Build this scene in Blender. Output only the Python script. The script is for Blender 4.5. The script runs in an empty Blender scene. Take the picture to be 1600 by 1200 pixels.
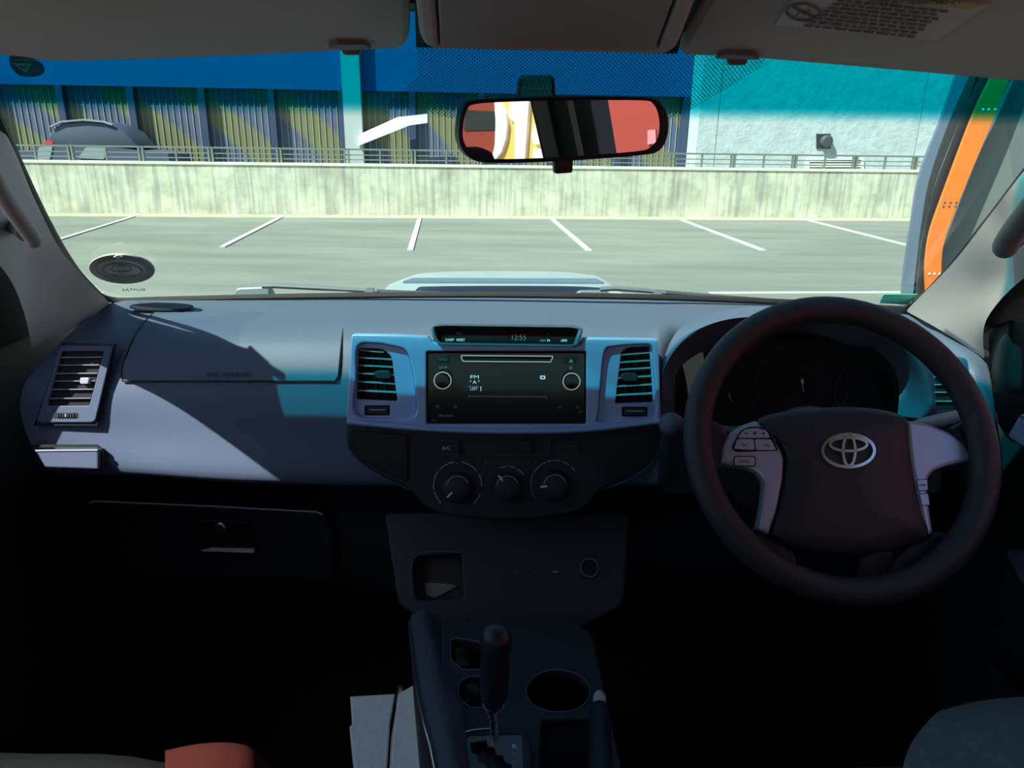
import bpy, bmesh, math, random
from mathutils import Vector as V, Matrix
random.seed(4)
SC = bpy.context.scene
COL = SC.collection
# ------------------------------------------------------------------ camera, sky, sun, exposure
EYE = 1.6
FPX = 1155.0
PITCH = math.atan(389/1155); ROLL = .0145
Fw = V((0, math.cos(PITCH), -math.sin(PITCH))); U0 = V((0, math.sin(PITCH), math.cos(PITCH))); X0 = V((1, 0, 0))
Rt = X0*math.cos(ROLL)+U0*math.sin(ROLL); Up = U0*math.cos(ROLL)-X0*math.sin(ROLL)
CO = V((0, 0, EYE))
cam = bpy.data.cameras.new('camera'); camo = bpy.data.objects.new('camera', cam); COL.objects.link(camo)
cam.sensor_fit = 'HORIZONTAL'; cam.sensor_width = 36; cam.lens = 36*FPX/1600; cam.clip_start = .02; cam.clip_end = 500
M = Matrix.Identity(4)
for i in range(3):
    M[i][0] = Rt[i]; M[i][1] = Up[i]; M[i][2] = -Fw[i]; M[i][3] = CO[i]
camo.matrix_world = M
SC.camera = camo
SUN_D = V((1.30, 1.0, -2.02)).normalized()      # the way the sunlight travels: high, from behind the car's left shoulder
sl = bpy.data.lights.new('sun', 'SUN'); sl.energy = 12.0; sl.angle = math.radians(.5); sl.color = (1, .965, .90)
so = bpy.data.objects.new('sun', sl); COL.objects.link(so); so.location = (-8, -6, 14)
so.rotation_euler = SUN_D.to_track_quat('-Z', 'Y').to_euler()
w = bpy.data.worlds.new('sky'); SC.world = w; w.use_nodes = True
nt = w.node_tree; bg = nt.nodes['Background']; sk = nt.nodes.new('ShaderNodeTexSky')
sk.sky_type = 'NISHITA'; sk.sun_disc = False; sk.sun_elevation = math.radians(52)
sk.sun_rotation = math.atan2(-SUN_D.x, -SUN_D.y)
nt.links.new(sk.outputs[0], bg.inputs[0]); bg.inputs[1].default_value = .18
vs = SC.view_settings; vs.view_transform = 'Standard'; vs.look = 'None'; vs.gamma = 1; vs.use_curve_mapping = False; vs.exposure = 0.0
SC.cycles.transparent_max_bounces = 16

# ------------------------------------------------------------------ geometry helpers
def ray(px, py):
    return (Fw*FPX + Rt*(px-800) - Up*(py-600)).normalized()
def at(px, py, Y):                        # the point of the sight line at world depth Y
    d = ray(px, py); return CO + d*(Y/d.y)
def atx(px, py, X):
    d = ray(px, py); return CO + d*(X/d.x)
def atz(px, py, Z):
    d = ray(px, py); return CO + d*((Z-EYE)/d.z)
class Plane:
    def __init__(s, p, n, u=None):
        s.p = p; s.n = n.normalized(); u = u or X0
        s.u = (u - s.n*u.dot(s.n)).normalized(); s.v = s.n.cross(s.u)
    def hit(s, px, py, h=0):
        d = ray(px, py); return CO + d*((s.p + s.n*h - CO).dot(s.n)/d.dot(s.n))
    def loc(s, px, py, h=0):
        q = s.hit(px, py, h)-s.p; return (q.dot(s.u), q.dot(s.v))
    def w(s, u, v, h=0): return s.p+s.u*u+s.v*v+s.n*h
def plane3(a, b, c):                      # plane through three points, turned towards the viewer
    n = (b-a).cross(c-a).normalized()
    if n.dot(CO-a) < 0: n = -n
    return Plane(a, n)
ORG = {}
def finish(o, mat, parent, smooth):
    if mat: o.data.materials.clear(); o.data.materials.append(mat)
    if smooth:
        for p in o.data.polygons: p.use_smooth = True
        if smooth != 'all':
            try: o.data.set_sharp_from_angle(angle=math.radians(40))
            except Exception: pass
    return o
def mesh(name, verts, faces, mat, parent=None, smooth=False, org=None):
    verts = [V(v) for v in verts]
    if parent is not None: base = ORG[parent.name]
    else:
        if org is None:
            lo = [min(v[i] for v in verts) for i in range(3)]; hi = [max(v[i] for v in verts) for i in range(3)]
            base = V(((lo[0]+hi[0])/2, (lo[1]+hi[1])/2, lo[2]))
        else: base = V(org)
    me = bpy.data.meshes.new(name)
    me.from_pydata([v-base for v in verts], [], faces); me.validate(); me.update()
    o = bpy.data.objects.new(name, me); COL.objects.link(o)
    if parent is not None: o.parent = parent
    else: o.location = base
    ORG[o.name] = base
    bm = bmesh.new(); bm.from_mesh(me); bmesh.ops.recalc_face_normals(bm, faces=bm.faces); bm.to_mesh(me); bm.free()
    return finish(o, mat, parent, smooth)
def tag(o, label=None, cat=None, group=None, kind=None):
    if label: o['label'] = label
    if cat: o['category'] = cat
    if group: o['group'] = group
    if kind: o['kind'] = kind
    return o
def thing(name, loc, label, cat, group=None, kind=None):
    o = bpy.data.objects.new(name, None); COL.objects.link(o); o.location = loc; o.empty_display_size = .02
    ORG[o.name] = V(loc); return tag(o, label, cat, group, kind)
def prism(name, pts, dv, mat, parent=None, bevel=0, smooth=False, **k):
    n = len(pts); dv = V(dv) if not isinstance(dv, list) else dv
    back = [p+(dv if not isinstance(dv, list) else dv[i]) for i, p in enumerate(pts)]
    f = [list(range(n)), list(range(2*n-1, n-1, -1))]+[[i, (i+1) % n, n+(i+1) % n, n+i] for i in range(n)]
    o = mesh(name, list(pts)+back, f, mat, parent, smooth, **k)
    if bevel: bev(o, bevel)
    return o
def bev(o, b, seg=2, ang=30):
    bm = bmesh.new(); bm.from_mesh(o.data)
    es = [e for e in bm.edges if len(e.link_faces) == 2 and e.calc_face_angle(0) > math.radians(ang)]
    bmesh.ops.bevel(bm, geom=es, offset=b, segments=seg, affect='EDGES', profile=.5, clamp_overlap=True)
    bm.to_mesh(o.data); bm.free()
    for p in o.data.polygons: p.use_smooth = True
    try: o.data.set_sharp_from_angle(angle=math.radians(50))
    except Exception: pass
def box(name, lo, hi, mat, parent=None, bevel=0, **k):
    x0, y0, z0 = lo; x1, y1, z1 = hi
    return prism(name, [V((x0, y0, z0)), V((x1, y0, z0)), V((x1, y0, z1)), V((x0, y0, z1))], (0, y1-y0, 0), mat, parent, bevel, **k)
def cr(p0, p1, p2, p3, t):
    return .5*((2*p1)+(p2-p0)*t+(2*p0-5*p1+4*p2-p3)*t*t+(3*p1-p0-3*p2+p3)*t*t*t)
def smoothline(P, k, closed=False):
    n = len(P); out = []
    rng = n if closed else n-1
    for i in range(rng):
        if closed: a, b, c, d = P[(i-1) % n], P[i], P[(i+1) % n], P[(i+2) % n]
        else: a, b, c, d = P[max(i-1, 0)], P[i], P[i+1], P[min(i+2, n-1)]
        for j in range(k): out.append(cr(a, b, c, d, j/k))
    if not closed: out.append(P[-1])
    return out
def V2(P): return [V((p[0], p[1])) for p in P]
def sheet(name, grid, mat, parent=None, ku=1, kv=1, thick=0, away=None, **k):
    """a smooth skin through a grid of points (rows of equal length), with a back side 'thick' behind it"""
    rows = [smoothline(r, ku) if ku > 1 else r for r in grid]
    if kv > 1:
        cols = [smoothline([r[i] for r in rows], kv) for i in range(len(rows[0]))]
        rows = [[c[j] for c in cols] for j in range(len(cols[0]))]
    h, wd = len(rows), len(rows[0])
    vs_ = [p for r in rows for p in r]
    f = [[j*wd+i, j*wd+i+1, (j+1)*wd+i+1, (j+1)*wd+i] for j in range(h-1) for i in range(wd-1)]
    if thick:
        o0 = len(vs_); ref = away if away is not None else CO
        for v in list(vs_): vs_.append(v+(v-ref).normalized()*thick)
        f += [[o0+a for a in reversed(q)] for q in f]
        bd = [(0, i, 0, i+1) for i in range(wd-1)]+[(h-1, i+1, h-1, i) for i in range(wd-1)]+[(j+1, 0, j, 0) for j in range(h-1)]+[(j, wd-1, j+1, wd-1) for j in range(h-1)]
        for a, b, c, d in bd:
            p, q = a*wd+b, c*wd+d; f.append([p, q, o0+q, o0+p])
    return mesh(name, vs_, f, mat, parent, True, **k)
def tube(name, pts, rad, mat, parent=None, closed=False, seg=12, flat=1, ref=None, **k):
    n = len(pts); rs = rad if isinstance(rad, list) else [rad]*n; vs_ = []; f = []
    pn = None
    for i, p in enumerate(pts):
        a = pts[(i-1) % n] if (closed or i > 0) else p; b = pts[(i+1) % n] if (closed or i < n-1) else p
        t = (b-a).normalized()
        if ref is not None: nn = (ref-t*ref.dot(t)).normalized()
        else:
            q = pn if pn is not None else (V((0, 0, 1)) if abs(t.z) < .9 else V((0, 1, 0)))
            nn = (q-t*q.dot(t)).normalized(); pn = nn
        bb = t.cross(nn)
        for s in range(seg):
            an = 2*math.pi*s/seg; vs_.append(p+nn*math.cos(an)*rs[i]+bb*math.sin(an)*rs[i]*flat)
    m = n if closed else n-1
    for i in range(m):
        for s in range(seg):
            a = i*seg+s; b = i*seg+(s+1) % seg; c = ((i+1) % n)*seg+(s+1) % seg; d = ((i+1) % n)*seg+s
            f.append([a, b, c, d])
    if not closed:
        f.append(list(range(seg-1, -1, -1))); f.append(list(range((n-1)*seg, n*seg)))
    return mesh(name, vs_, f, mat, parent, True, **k)
def lathe(name, o, ax, prof, mat, parent=None, seg=28, **k):
    ax = ax.normalized(); u = ax.orthogonal().normalized(); v = ax.cross(u)
    return tube(name, [o+ax*h for h, r in prof], [max(r, 1e-4) for h, r in prof], mat, parent, seg=seg, ref=u, **k) if False else _lathe(name, o, ax, u, v, prof, mat, parent, seg, **k)
def _lathe(name, o, ax, u, v, prof, mat, parent, seg, **k):
    vs_ = []; f = []
    for h, r in prof:
        for s in range(seg):
            a = 2*math.pi*s/seg; vs_.append(o+ax*h+(u*math.cos(a)+v*math.sin(a))*max(r, 1e-5))
    for i in range(len(prof)-1):
        for s in range(seg):
            f.append([i*seg+s, i*seg+(s+1) % seg, (i+1)*seg+(s+1) % seg, (i+1)*seg+s])
    f.append(list(range(seg-1, -1, -1))); f.append(list(range((len(prof)-1)*seg, len(prof)*seg)))
    oo = mesh(name, vs_, f, mat, parent, True, **k)
    return oo
def rnd(P, r, n=5):
    """round the corners of a polygon (pixel or plane coordinates)"""
    P = V2(P); out = []; N = len(P)
    for i in range(N):
        a, b, c = P[i-1], P[i], P[(i+1) % N]
        rr = r[i] if isinstance(r, (list, tuple)) else r
        if rr <= 0: out.append(b); continue
        d1 = (a-b); d2 = (c-b); q = min(rr, d1.length*.49, d2.length*.49)
        s = b+d1.normalized()*q; e = b+d2.normalized()*q
        for j in range(n+1):
            t = j/n; out.append(s*(1-t)**2+b*2*t*(1-t)+e*t*t)
    return [(p.x, p.y) for p in out]
def rect(x0, y0, x1, y1, r=0, n=4):
    P = [(x0, y0), (x1, y0), (x1, y1), (x0, y1)]
    return rnd(P, r, n) if r else P
def ell(cx, cy, a, b, n=28, rot=0):
    return [(cx+a*math.cos(t)*math.cos(rot)-b*math.sin(t)*math.sin(rot), cy+a*math.cos(t)*math.sin(rot)+b*math.sin(t)*math.cos(rot)) for t in [2*math.pi*i/n for i in range(n)]]
def plate(name, pl, outer, holes, mat, parent=None, h=0, th=.003, b=0, **k):
    """a flat slab in plane pl with its front face h above the plane, cut to a pixel outline with holes"""
    cu = bpy.data.curves.new('tmp', 'CURVE'); cu.dimensions = '2D'; cu.fill_mode = 'BOTH'
    for loop in [outer]+list(holes):
        L = [pl.loc(x, y, h) for x, y in loop]
        s = cu.splines.new('POLY'); s.points.add(len(L)-1)
        for q, (a, c) in zip(s.points, L): q.co = (a, c, 0, 1)
        s.use_cyclic_u = True
    cu.extrude = max(th/2-b, 1e-5); cu.bevel_depth = b; cu.bevel_resolution = 1; cu.offset = -b
    ob = bpy.data.objects.new('tmp', cu); me = bpy.data.meshes.new_from_object(ob)
    vs_ = [pl.w(v.co.x, v.co.y, h-th/2+v.co.z) for v in me.vertices]; f = [list(p.vertices) for p in me.polygons]
    bpy.data.objects.remove(ob); bpy.data.curves.remove(cu); bpy.data.meshes.remove(me)
    o = mesh(name, vs_, f, mat, parent, False, **k)
    if b:
        for p in o.data.polygons: p.use_smooth = True
        try: o.data.set_sharp_from_angle(angle=math.radians(30))
        except Exception: pass
    return o
def text(name, s, pl, px, py, hpx, mat, parent, h=.0005, wpx=None, mirror=False, th=.0003):
    cu = bpy.data.curves.new('tmp', 'FONT'); cu.body = s; cu.align_x = 'CENTER'; cu.align_y = 'CENTER'; cu.size = 1; cu.resolution_u = 2
    ob = bpy.data.objects.new('tmp', cu); me = bpy.data.meshes.new_from_object(ob)
    xs = [v.co.x for v in me.vertices]; ys = [v.co.y for v in me.vertices]
    cx, cy = (min(xs)+max(xs))/2, (min(ys)+max(ys))/2; ww, hh = max(xs)-min(xs), max(ys)-min(ys)
    kx0 = hpx/hh if wpx is None else wpx/ww; ky0 = hpx/hh
    L = []
    for v in me.vertices:
        a, c = pl.loc(px+(v.co.x-cx)*kx0*(-1 if mirror else 1), py-(v.co.y-cy)*ky0, h); L.append(pl.w(a, c, h))
    f = [list(p.vertices) for p in me.polygons]
    bpy.data.objects.remove(ob); bpy.data.curves.remove(cu); bpy.data.meshes.remove(me)
    n = len(L); L2 = L+[p-pl.n*th for p in L]
    f2 = f+[[n+i for i in reversed(q)] for q in f]
    return mesh(name, L2, f2, mat, parent)
def ribbon(name, pl, P, wpx, mat, parent, h=.0005, th=.0008, closed=False, **k):
    """a raised line of pixel width wpx drawn along pixel points on a plane"""
    P = V2(P); n = len(P); A = []; B = []
    for i in range(n):
        a = P[i-1] if (closed or i > 0) else P[i]; b = P[(i+1) % n] if (closed or i < n-1) else P[i]
        t = (b-a).normalized(); nn = V((-t.y, t.x))*wpx/2; A.append(P[i]+nn); B.append(P[i]-nn)
    front = [pl.hit(p.x, p.y, h) for p in A]+[pl.hit(p.x, p.y, h) for p in B]
    vs_ = front+[p-pl.n*th for p in front]; f = []; N2 = 2*n
    for i in range(n if closed else n-1):
        j = (i+1) % n
        f += [[i, j, n+j, n+i], [N2+i, N2+n+i, N2+n+j, N2+j], [i, N2+i, N2+j, j], [n+i, n+j, N2+n+j, N2+n+i]]
    if not closed: f += [[0, n, N2+n, N2], [n-1, N2+n-1, N2+2*n-1, 2*n-1]]
    return mesh(name, vs_, f, mat, parent, **k)
def bar(name, a, b, upv, th, dv, mat, parent=None, **k):
    q = upv.normalized()*th/2
    return prism(name, [a-q, b-q, b+q, a+q], dv, mat, parent, **k)

# ------------------------------------------------------------------ materials
def mat(name, col, rough=.6, metal=0, spec=.5, bump=0, bscale=800, var=0, vscale=20, emis=0, coat=0):
    m = bpy.data.materials.new(name); m.use_nodes = True; t = m.node_tree; b = t.nodes['Principled BSDF']
    b.inputs['Base Color'].default_value = (*col, 1); b.inputs['Roughness'].default_value = rough; b.inputs['Metallic'].default_value = metal
    b.inputs['Specular IOR Level'].default_value = spec; b.inputs['Coat Weight'].default_value = coat
    tc = t.nodes.new('ShaderNodeTexCoord')
    if emis: b.inputs['Emission Color'].default_value = (*col, 1); b.inputs['Emission Strength'].default_value = emis
    if var:
        nz = t.nodes.new('ShaderNodeTexNoise'); nz.inputs['Scale'].default_value = vscale; nz.inputs['Detail'].default_value = 6
        mx = t.nodes.new('ShaderNodeMix'); mx.data_type = 'RGBA'
        mx.inputs[6].default_value = (*[c*(1-var) for c in col], 1); mx.inputs[7].default_value = (*[min(1, c*(1+var)) for c in col], 1)
        t.links.new(tc.outputs['Object'], nz.inputs['Vector']); t.links.new(nz.outputs[0], mx.inputs[0]); t.links.new(mx.outputs[2], b.inputs['Base Color'])
    if bump:
        nz = t.nodes.new('ShaderNodeTexNoise'); nz.inputs['Scale'].default_value = bscale; nz.inputs['Detail'].default_value = 3
        bp = t.nodes.new('ShaderNodeBump'); bp.inputs['Strength'].default_value = bump; bp.inputs['Distance'].default_value = .002
        t.links.new(tc.outputs['Object'], nz.inputs['Vector']); t.links.new(nz.outputs[0], bp.inputs['Height']); t.links.new(bp.outputs[0], b.inputs['Normal'])
    return m
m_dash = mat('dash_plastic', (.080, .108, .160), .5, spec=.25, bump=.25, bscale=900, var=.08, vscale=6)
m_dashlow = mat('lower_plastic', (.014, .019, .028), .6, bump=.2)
m_black = mat('black_plastic', (.012, .013, .015), .5)
m_blackg = mat('gloss_black', (.008, .009, .012), .12, spec=.5)
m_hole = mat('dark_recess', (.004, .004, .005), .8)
m_silver = mat('silver_paint', (.31, .42, .70), .38, metal=.35, var=.03, vscale=40)
m_silver2 = mat('satin_silver_wheel', (.52, .54, .68), .35, metal=.4)
m_chrome = mat('chrome', (.85, .86, .9), .1, metal=1)
m_chromes = mat('satin_chrome', (.7, .72, .76), .3, metal=1)
m_wheel = mat('wheel_rubber', (.026, .027, .033), .5, bump=.35, bscale=1200)
m_hub = mat('wheel_pad', (.026, .025, .034), .5, bump=.2, bscale=1000)
m_liner = mat('headliner_fabric', (.36, .33, .315), .95, bump=.3, bscale=1500, var=.04)
m_visor = mat('visor_vinyl', (.54, .48, .43), .8, bump=.25, bscale=900, var=.05)
m_pillar = mat('pillar_plastic', (.52, .46, .44), .7, bump=.1, var=.04)
m_grab = mat('grab_handle_plastic', (.20, .20, .205), .5)
m_clip = mat('brown_clip', (.16, .11, .10), .6)
m_rubber = mat('rubber_seal', (.018, .014, .014), .6)
m_door = mat('door_plastic', (.014, .020, .021), .6, bump=.2)
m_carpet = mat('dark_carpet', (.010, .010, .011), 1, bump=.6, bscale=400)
m_sunpatch = mat('sun_patch_grey', (.024, .033, .046), .95, spec=.15, bump=.6, bscale=500, var=.15, vscale=120)  # paler than the dark carpet, for the patch of sun
m_seat = mat('seat_fabric', (.010, .012, .011), .95, spec=.1, bump=.5, bscale=700, var=.2, vscale=90)
m_seatb = mat('seat_fabric_navy', (.02, .028, .05), .95, bump=.5, bscale=700)
m_orlit = mat('orange_lit_fabric', (.06, .013, .009), .95, spec=.1, bump=.4, bscale=700)
m_console = mat('console_plastic', (.065, .08, .105), .55, bump=.25, bscale=500)
m_white = mat('white_print', (.75, .78, .8), .6)
m_dimw = mat('dim_print', (.30, .32, .35), .6)
m_grn = mat('green_print', (.10, .22, .18), .6)
m_lit = mat('display_segments', (.62, .70, .72), .5, emis=.35)
m_dimlit = mat('dim_segments', (.10, .11, .10), .5, emis=.1)
m_label = mat('label_paper', (.62, .60, .56), .7)
m_labely = mat('label_yellow', (.55, .45, .12), .7)
m_ink = mat('label_ink', (.16, .11, .10), .7)
m_hood = mat('body_paint_silver_blue', (.36, .42, .43), .5, coat=.15)
m_wiper = mat('wiper_grey', (.16, .20, .22), .45, metal=.2)
m_wiperd = mat('wiper_rubber', (.05, .06, .08), .6)
m_line = mat('road_paint', (.48, .49, .45), .8, var=.12, vscale=12)
m_rail = mat('rail_steel', (.20, .22, .20), .5, metal=.3)
m_orange = mat('orange_steel', (.84, .20, .035), .45, var=.06, vscale=3)
m_orange2 = mat('orange_wall_paint', (.27, .032, .016), .6, var=.05)
m_yel = mat('sign_yellow', (.95, .55, .12), .6)
m_wht = mat('sign_white', (.92, .93, .92), .6)
m_greyA = mat('blue_grey_cladding', (.13, .17, .25), .6, var=.05)
m_greyB = mat('grey_recess', (.05, .053, .06), .6)
m_greyC = mat('grey_panel', (.17, .18, .185), .6, var=.06, vscale=2)
m_colm = mat('column_plaster', (.42, .46, .48), .8, var=.08, vscale=3)
m_fascia = mat('fascia_sky_blue', (.06, .12, .36), .6)  # the blue stands for sky reflected in the dark glass front
m_post = mat('dark_blue_post', (.035, .055, .12), .5)
m_slat = mat('screen_slat', (.32, .33, .28), .5)
m_carw = mat('reflected_car_pale', (.26, .31, .33), .4)
m_card = mat('reflected_car_glass', (.055, .07, .11), .4)
m_red = mat('tail_light_red', (.7, .05, .06), .3)
m_mirror = mat('mirror_silver', (.92, .92, .92), .01, metal=1)
m_green = mat('sticker_green', (.02, .30, .20), .6)
m_stick = mat('sticker_dark', (.02, .05, .045), .5)
m_tan = mat('disc_paper', (.9, .88, .78), .7)
m_discd = mat('disc_holder_grey', (.36, .35, .30), .5)

def concrete(name, c1, c2, scale, stretch=(1, 1, 1), streak=0, bump=.2, crack=False):
    m = bpy.data.materials.new(name); m.use_nodes = True; t = m.node_tree; b = t.nodes['Principled BSDF']; b.inputs['Roughness'].default_value = .9
    b.inputs['Specular IOR Level'].default_value = .2
    tc = t.nodes.new('ShaderNodeTexCoord'); mp = t.nodes.new('ShaderNodeMapping'); mp.inputs['Scale'].default_value = stretch
    t.links.new(tc.outputs['Object'], mp.inputs[0])
    n1 = t.nodes.new('ShaderNodeTexNoise'); n1.inputs['Scale'].default_value = scale; n1.inputs['Detail'].default_value = 10; n1.inputs['Roughness'].default_value = .68
    t.links.new(mp.outputs[0], n1.inputs['Vector'])
    r1 = t.nodes.new('ShaderNodeValToRGB'); r1.color_ramp.elements[0].position = .36; r1.color_ramp.elements[1].position = .62
    r1.color_ramp.elements[0].color = (*c1, 1); r1.color_ramp.elements[1].color = (*c2, 1); t.links.new(n1.outputs[0], r1.inputs[0])
    last = r1.outputs[0]
    if streak:
        mp2 = t.nodes.new('ShaderNodeMapping'); mp2.inputs['Scale'].default_value = (6, 6, .35); t.links.new(tc.outputs['Object'], mp2.inputs[0])
        n2 = t.nodes.new('ShaderNodeTexNoise'); n2.inputs['Scale'].default_value = 2.2; n2.inputs['Detail'].default_value = 8; t.links.new(mp2.outputs[0], n2.inputs['Vector'])
        r2 = t.nodes.new('ShaderNodeValToRGB'); r2.color_ramp.elements[0].position = .35; r2.color_ramp.elements[1].position = .55
        r2.color_ramp.elements[0].color = (1-streak, 1-streak, 1-streak*.8, 1); r2.color_ramp.elements[1].color = (1, 1, 1, 1); t.links.new(n2.outputs[0], r2.inputs[0])
        mx = t.nodes.new('ShaderNodeMix'); mx.data_type = 'RGBA'; mx.blend_type = 'MULTIPLY'; mx.inputs[0].default_value = 1
        t.links.new(last, mx.inputs[6]); t.links.new(r2.outputs[0], mx.inputs[7]); last = mx.outputs[2]
    t.links.new(last, b.inputs['Base Color'])
    bp = t.nodes.new('ShaderNodeBump'); bp.inputs['Strength'].default_value = bump; bp.inputs['Distance'].default_value = .03
    t.links.new(n1.outputs[0], bp.inputs['Height']); t.links.new(bp.outputs[0], b.inputs['Normal'])
    return m
m_ground = concrete('asphalt', (.165, .18, .165), (.225, .24, .215), .8, (.35, 1.6, 1), bump=.1)
m_kerb = concrete('pale_dust_strip', (.36, .36, .27), (.44, .44, .33), 2, bump=.1)
m_wall = concrete('stained_concrete', (.42, .42, .34), (.66, .655, .54), 1.6, streak=.30, bump=.15)
m_cap = concrete('concrete_cap', (.60, .62, .52), (.70, .72, .62), 2, bump=.1)
m_plaster = concrete('rough_white_plaster', (.44, .50, .53), (.53, .60, .64), 3.5, bump=1.0)

def moire_mat():
    m = bpy.data.materials.new('screen_backing'); m.use_nodes = True; t = m.node_tree; b = t.nodes['Principled BSDF']; b.inputs['Roughness'].default_value = .5
    tc = t.nodes.new('ShaderNodeTexCoord'); mp = t.nodes.new('ShaderNodeMapping'); mp.inputs['Rotation'].default_value = (0, math.radians(35), 0); mp.inputs['Scale'].default_value = (.62, .62, .9)
    wv = t.nodes.new('ShaderNodeTexWave'); wv.inputs['Scale'].default_value = .33; wv.inputs['Distortion'].default_value = 5; wv.inputs['Detail'].default_value = 1.2; wv.inputs['Detail Scale'].default_value = .5
    r = t.nodes.new('ShaderNodeValToRGB'); r.color_ramp.elements[0].position = .35; r.color_ramp.elements[1].position = .65
    r.color_ramp.elements[0].color = (.085, .11, .20, 1); r.color_ramp.elements[1].color = (.18, .175, .09, 1)
    t.links.new(tc.outputs['Object'], mp.inputs[0]); t.links.new(mp.outputs[0], wv.inputs['Vector']); t.links.new(wv.outputs['Fac'], r.inputs[0]); t.links.new(r.outputs[0], b.inputs['Base Color'])
    return m
m_moire = moire_mat()
def glass_mat(name, stops=None, base=(.9, .95, .92), refl=.03):
    """thin pane: straight-through transparent with a tint, plus a faint reflection; stops = shade band along object z"""
    m = bpy.data.materials.new(name); m.use_nodes = True; t = m.node_tree; t.nodes.remove(t.nodes['Principled BSDF']); out = t.nodes['Material Output']
    tr = t.nodes.new('ShaderNodeBsdfTransparent'); gl = t.nodes.new('ShaderNodeBsdfGlossy'); gl.inputs['Roughness'].default_value = .0
    mx = t.nodes.new('ShaderNodeMixShader'); fr = t.nodes.new('ShaderNodeLayerWeight'); fr.inputs[0].default_value = .08
    mm = t.nodes.new('ShaderNodeMath'); mm.operation = 'MULTIPLY'; mm.inputs[1].default_value = refl*4
    t.links.new(fr.outputs['Fresnel'], mm.inputs[0]); t.links.new(mm.outputs[0], mx.inputs[0])
    t.links.new(tr.outputs[0], mx.inputs[1]); t.links.new(gl.outputs[0], mx.inputs[2]); t.links.new(mx.outputs[0], out.inputs[0])
    if stops:
        tc = t.nodes.new('ShaderNodeTexCoord'); sp = t.nodes.new('ShaderNodeSeparateXYZ'); mr = t.nodes.new('ShaderNodeMapRange')
        mr.inputs['From Min'].default_value = stops[0]; mr.inputs['From Max'].default_value = stops[1]
        r = t.nodes.new('ShaderNodeValToRGB'); r.color_ramp.interpolation = 'EASE'
        r.color_ramp.elements[0].color = (*base, 1); r.color_ramp.elements[1].color = (*stops[2], 1)
        t.links.new(tc.outputs['Object'], sp.inputs[0]); t.links.new(sp.outputs[2], mr.inputs[0]); t.links.new(mr.outputs[0], r.inputs[0]); t.links.new(r.outputs[0], tr.inputs[0])
    else: tr.inputs[0].default_value = (*base, 1)
    return m

# ------------------------------------------------------------------ outdoors: ground, parapet, facades
AL = math.radians(4.7)
LF = V((-math.sin(AL), math.cos(AL), 0)); LR = V((math.cos(AL), math.sin(AL), 0))
def lot(u, d, z): return LR*u+LF*d+V((0, 0, z))
def lplane(d): return Plane(lot(0, d, 0), -LF, LR)
def lbox(name, u0, u1, d0, d1, z0, z1, m, parent=None, **k):
    return prism(name, [lot(u0, d0, z0), lot(u1, d0, z0), lot(u1, d0, z1), lot(u0, d0, z1)], LF*(d1-d0), m, parent, **k)
tag(lbox('floor', -40, 40, -30, 30, -.2, 0, m_ground), kind='structure')
base_y = atz(750, 338, 0).dot(LF); D = base_y
tag(lbox('trim_1', -26, 26, D-.55, D, 0, .012, m_kerb), kind='structure')
tag(lbox('wall_front', -26, 26, D, D+.3, 0, lplane(D).hit(750, 259).z, m_wall), kind='structure')
WT = lplane(D).hit(750, 259).z
tag(lbox('trim_2', -26, 26, D-.02, D+.32, WT-.035, WT+.01, m_cap), kind='structure')
# parking lines
GP = Plane(V((0, 0, 0)), V((0, 0, 1)), LR)
LN = [((225, 334), (80, 379), 'leftmost bay line, running in beside the left pillar'), ((447, 336), (347, 387), 'second bay line from the left, below the pale column'),
      ((657, 337), (641, 392), 'bay line ending nearly straight below the mirror\'s left end'), ((858, 339), (921, 393), 'bay line starting below the mirror\'s stem tab'),
      ((1059, 342), (1193, 392), 'bay line slanting right below the plain grey wall'), ((1260, 344), (1418, 384), 'rightmost bay line, reaching the blue-grey frame')]
for a, b, s in LN:
    A = atz(*a, 0); B = atz(*b, 0)
    A = B+(A-B)*min(1, (D-.10-B.dot(LF))/(A-B).dot(LF)); t = (B-A).normalized(); n = V((-t.y, t.x, 0))*.042; z = V((0, 0, .018))
    o = prism('parking_line', [A-n+z, A+n+z, B+n+z, B-n+z], (0, 0, -.018), m_line)
    tag(o, 'worn white painted '+s, 'road marking', 'painted parking bay lines')
A = atz(1108, 458, 0); B = atz(1412, 457, 0); n = V((0, .05, 0)); z = V((0, 0, .006))
tag(prism('parking_line', [A-n+z, A+n+z, B+n+z, B-n+z], (0, 0, -.006), m_line), 'white cross line on the asphalt just above the steering wheel', 'road marking', 'painted parking bay lines')
A = atz(70, 447, 0); B = atz(160, 460, 0)
tag(prism('parking_line', [A-n+z, A+n+z, B+n+z, B-n+z], (0, 0, -.006), m_line), 'short white line on the asphalt under the oval disc holder', 'road marking', 'painted parking bay lines')

# railing
RP = lplane(D+.15)
rl = thing('railing', lot(0, D+.15, WT+.01), 'thin grey steel railing standing along the top of the concrete parapet', 'railing')
rtop = RP.hit(750, 236).z
for i, zz in enumerate((rtop, WT+(rtop-WT)*.62, WT+(rtop-WT)*.3)):
    rr = .016 if i == 0 else .010
    lbox('rail', -14, 14, D+.15-rr, D+.15+rr, zz-rr, zz+rr, m_rail, rl)
u1 = (RP.hit(110, 235)).dot(LR); u2 = RP.hit(220, 235).dot(LR); du = (u2-u1)/2
for i in range(-7, 30):
    u = u1+du*i
    if i % 2 == 0:
        for s in (-.035, .035): lbox('post', u+s-.018, u+s+.018, D+.12, D+.18, WT+.01, rtop+.015, m_rail, rl)
    else: lbox('post', u-.014, u+.014, D+.13, D+.17, WT+.01, rtop, m_rail, rl)

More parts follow.
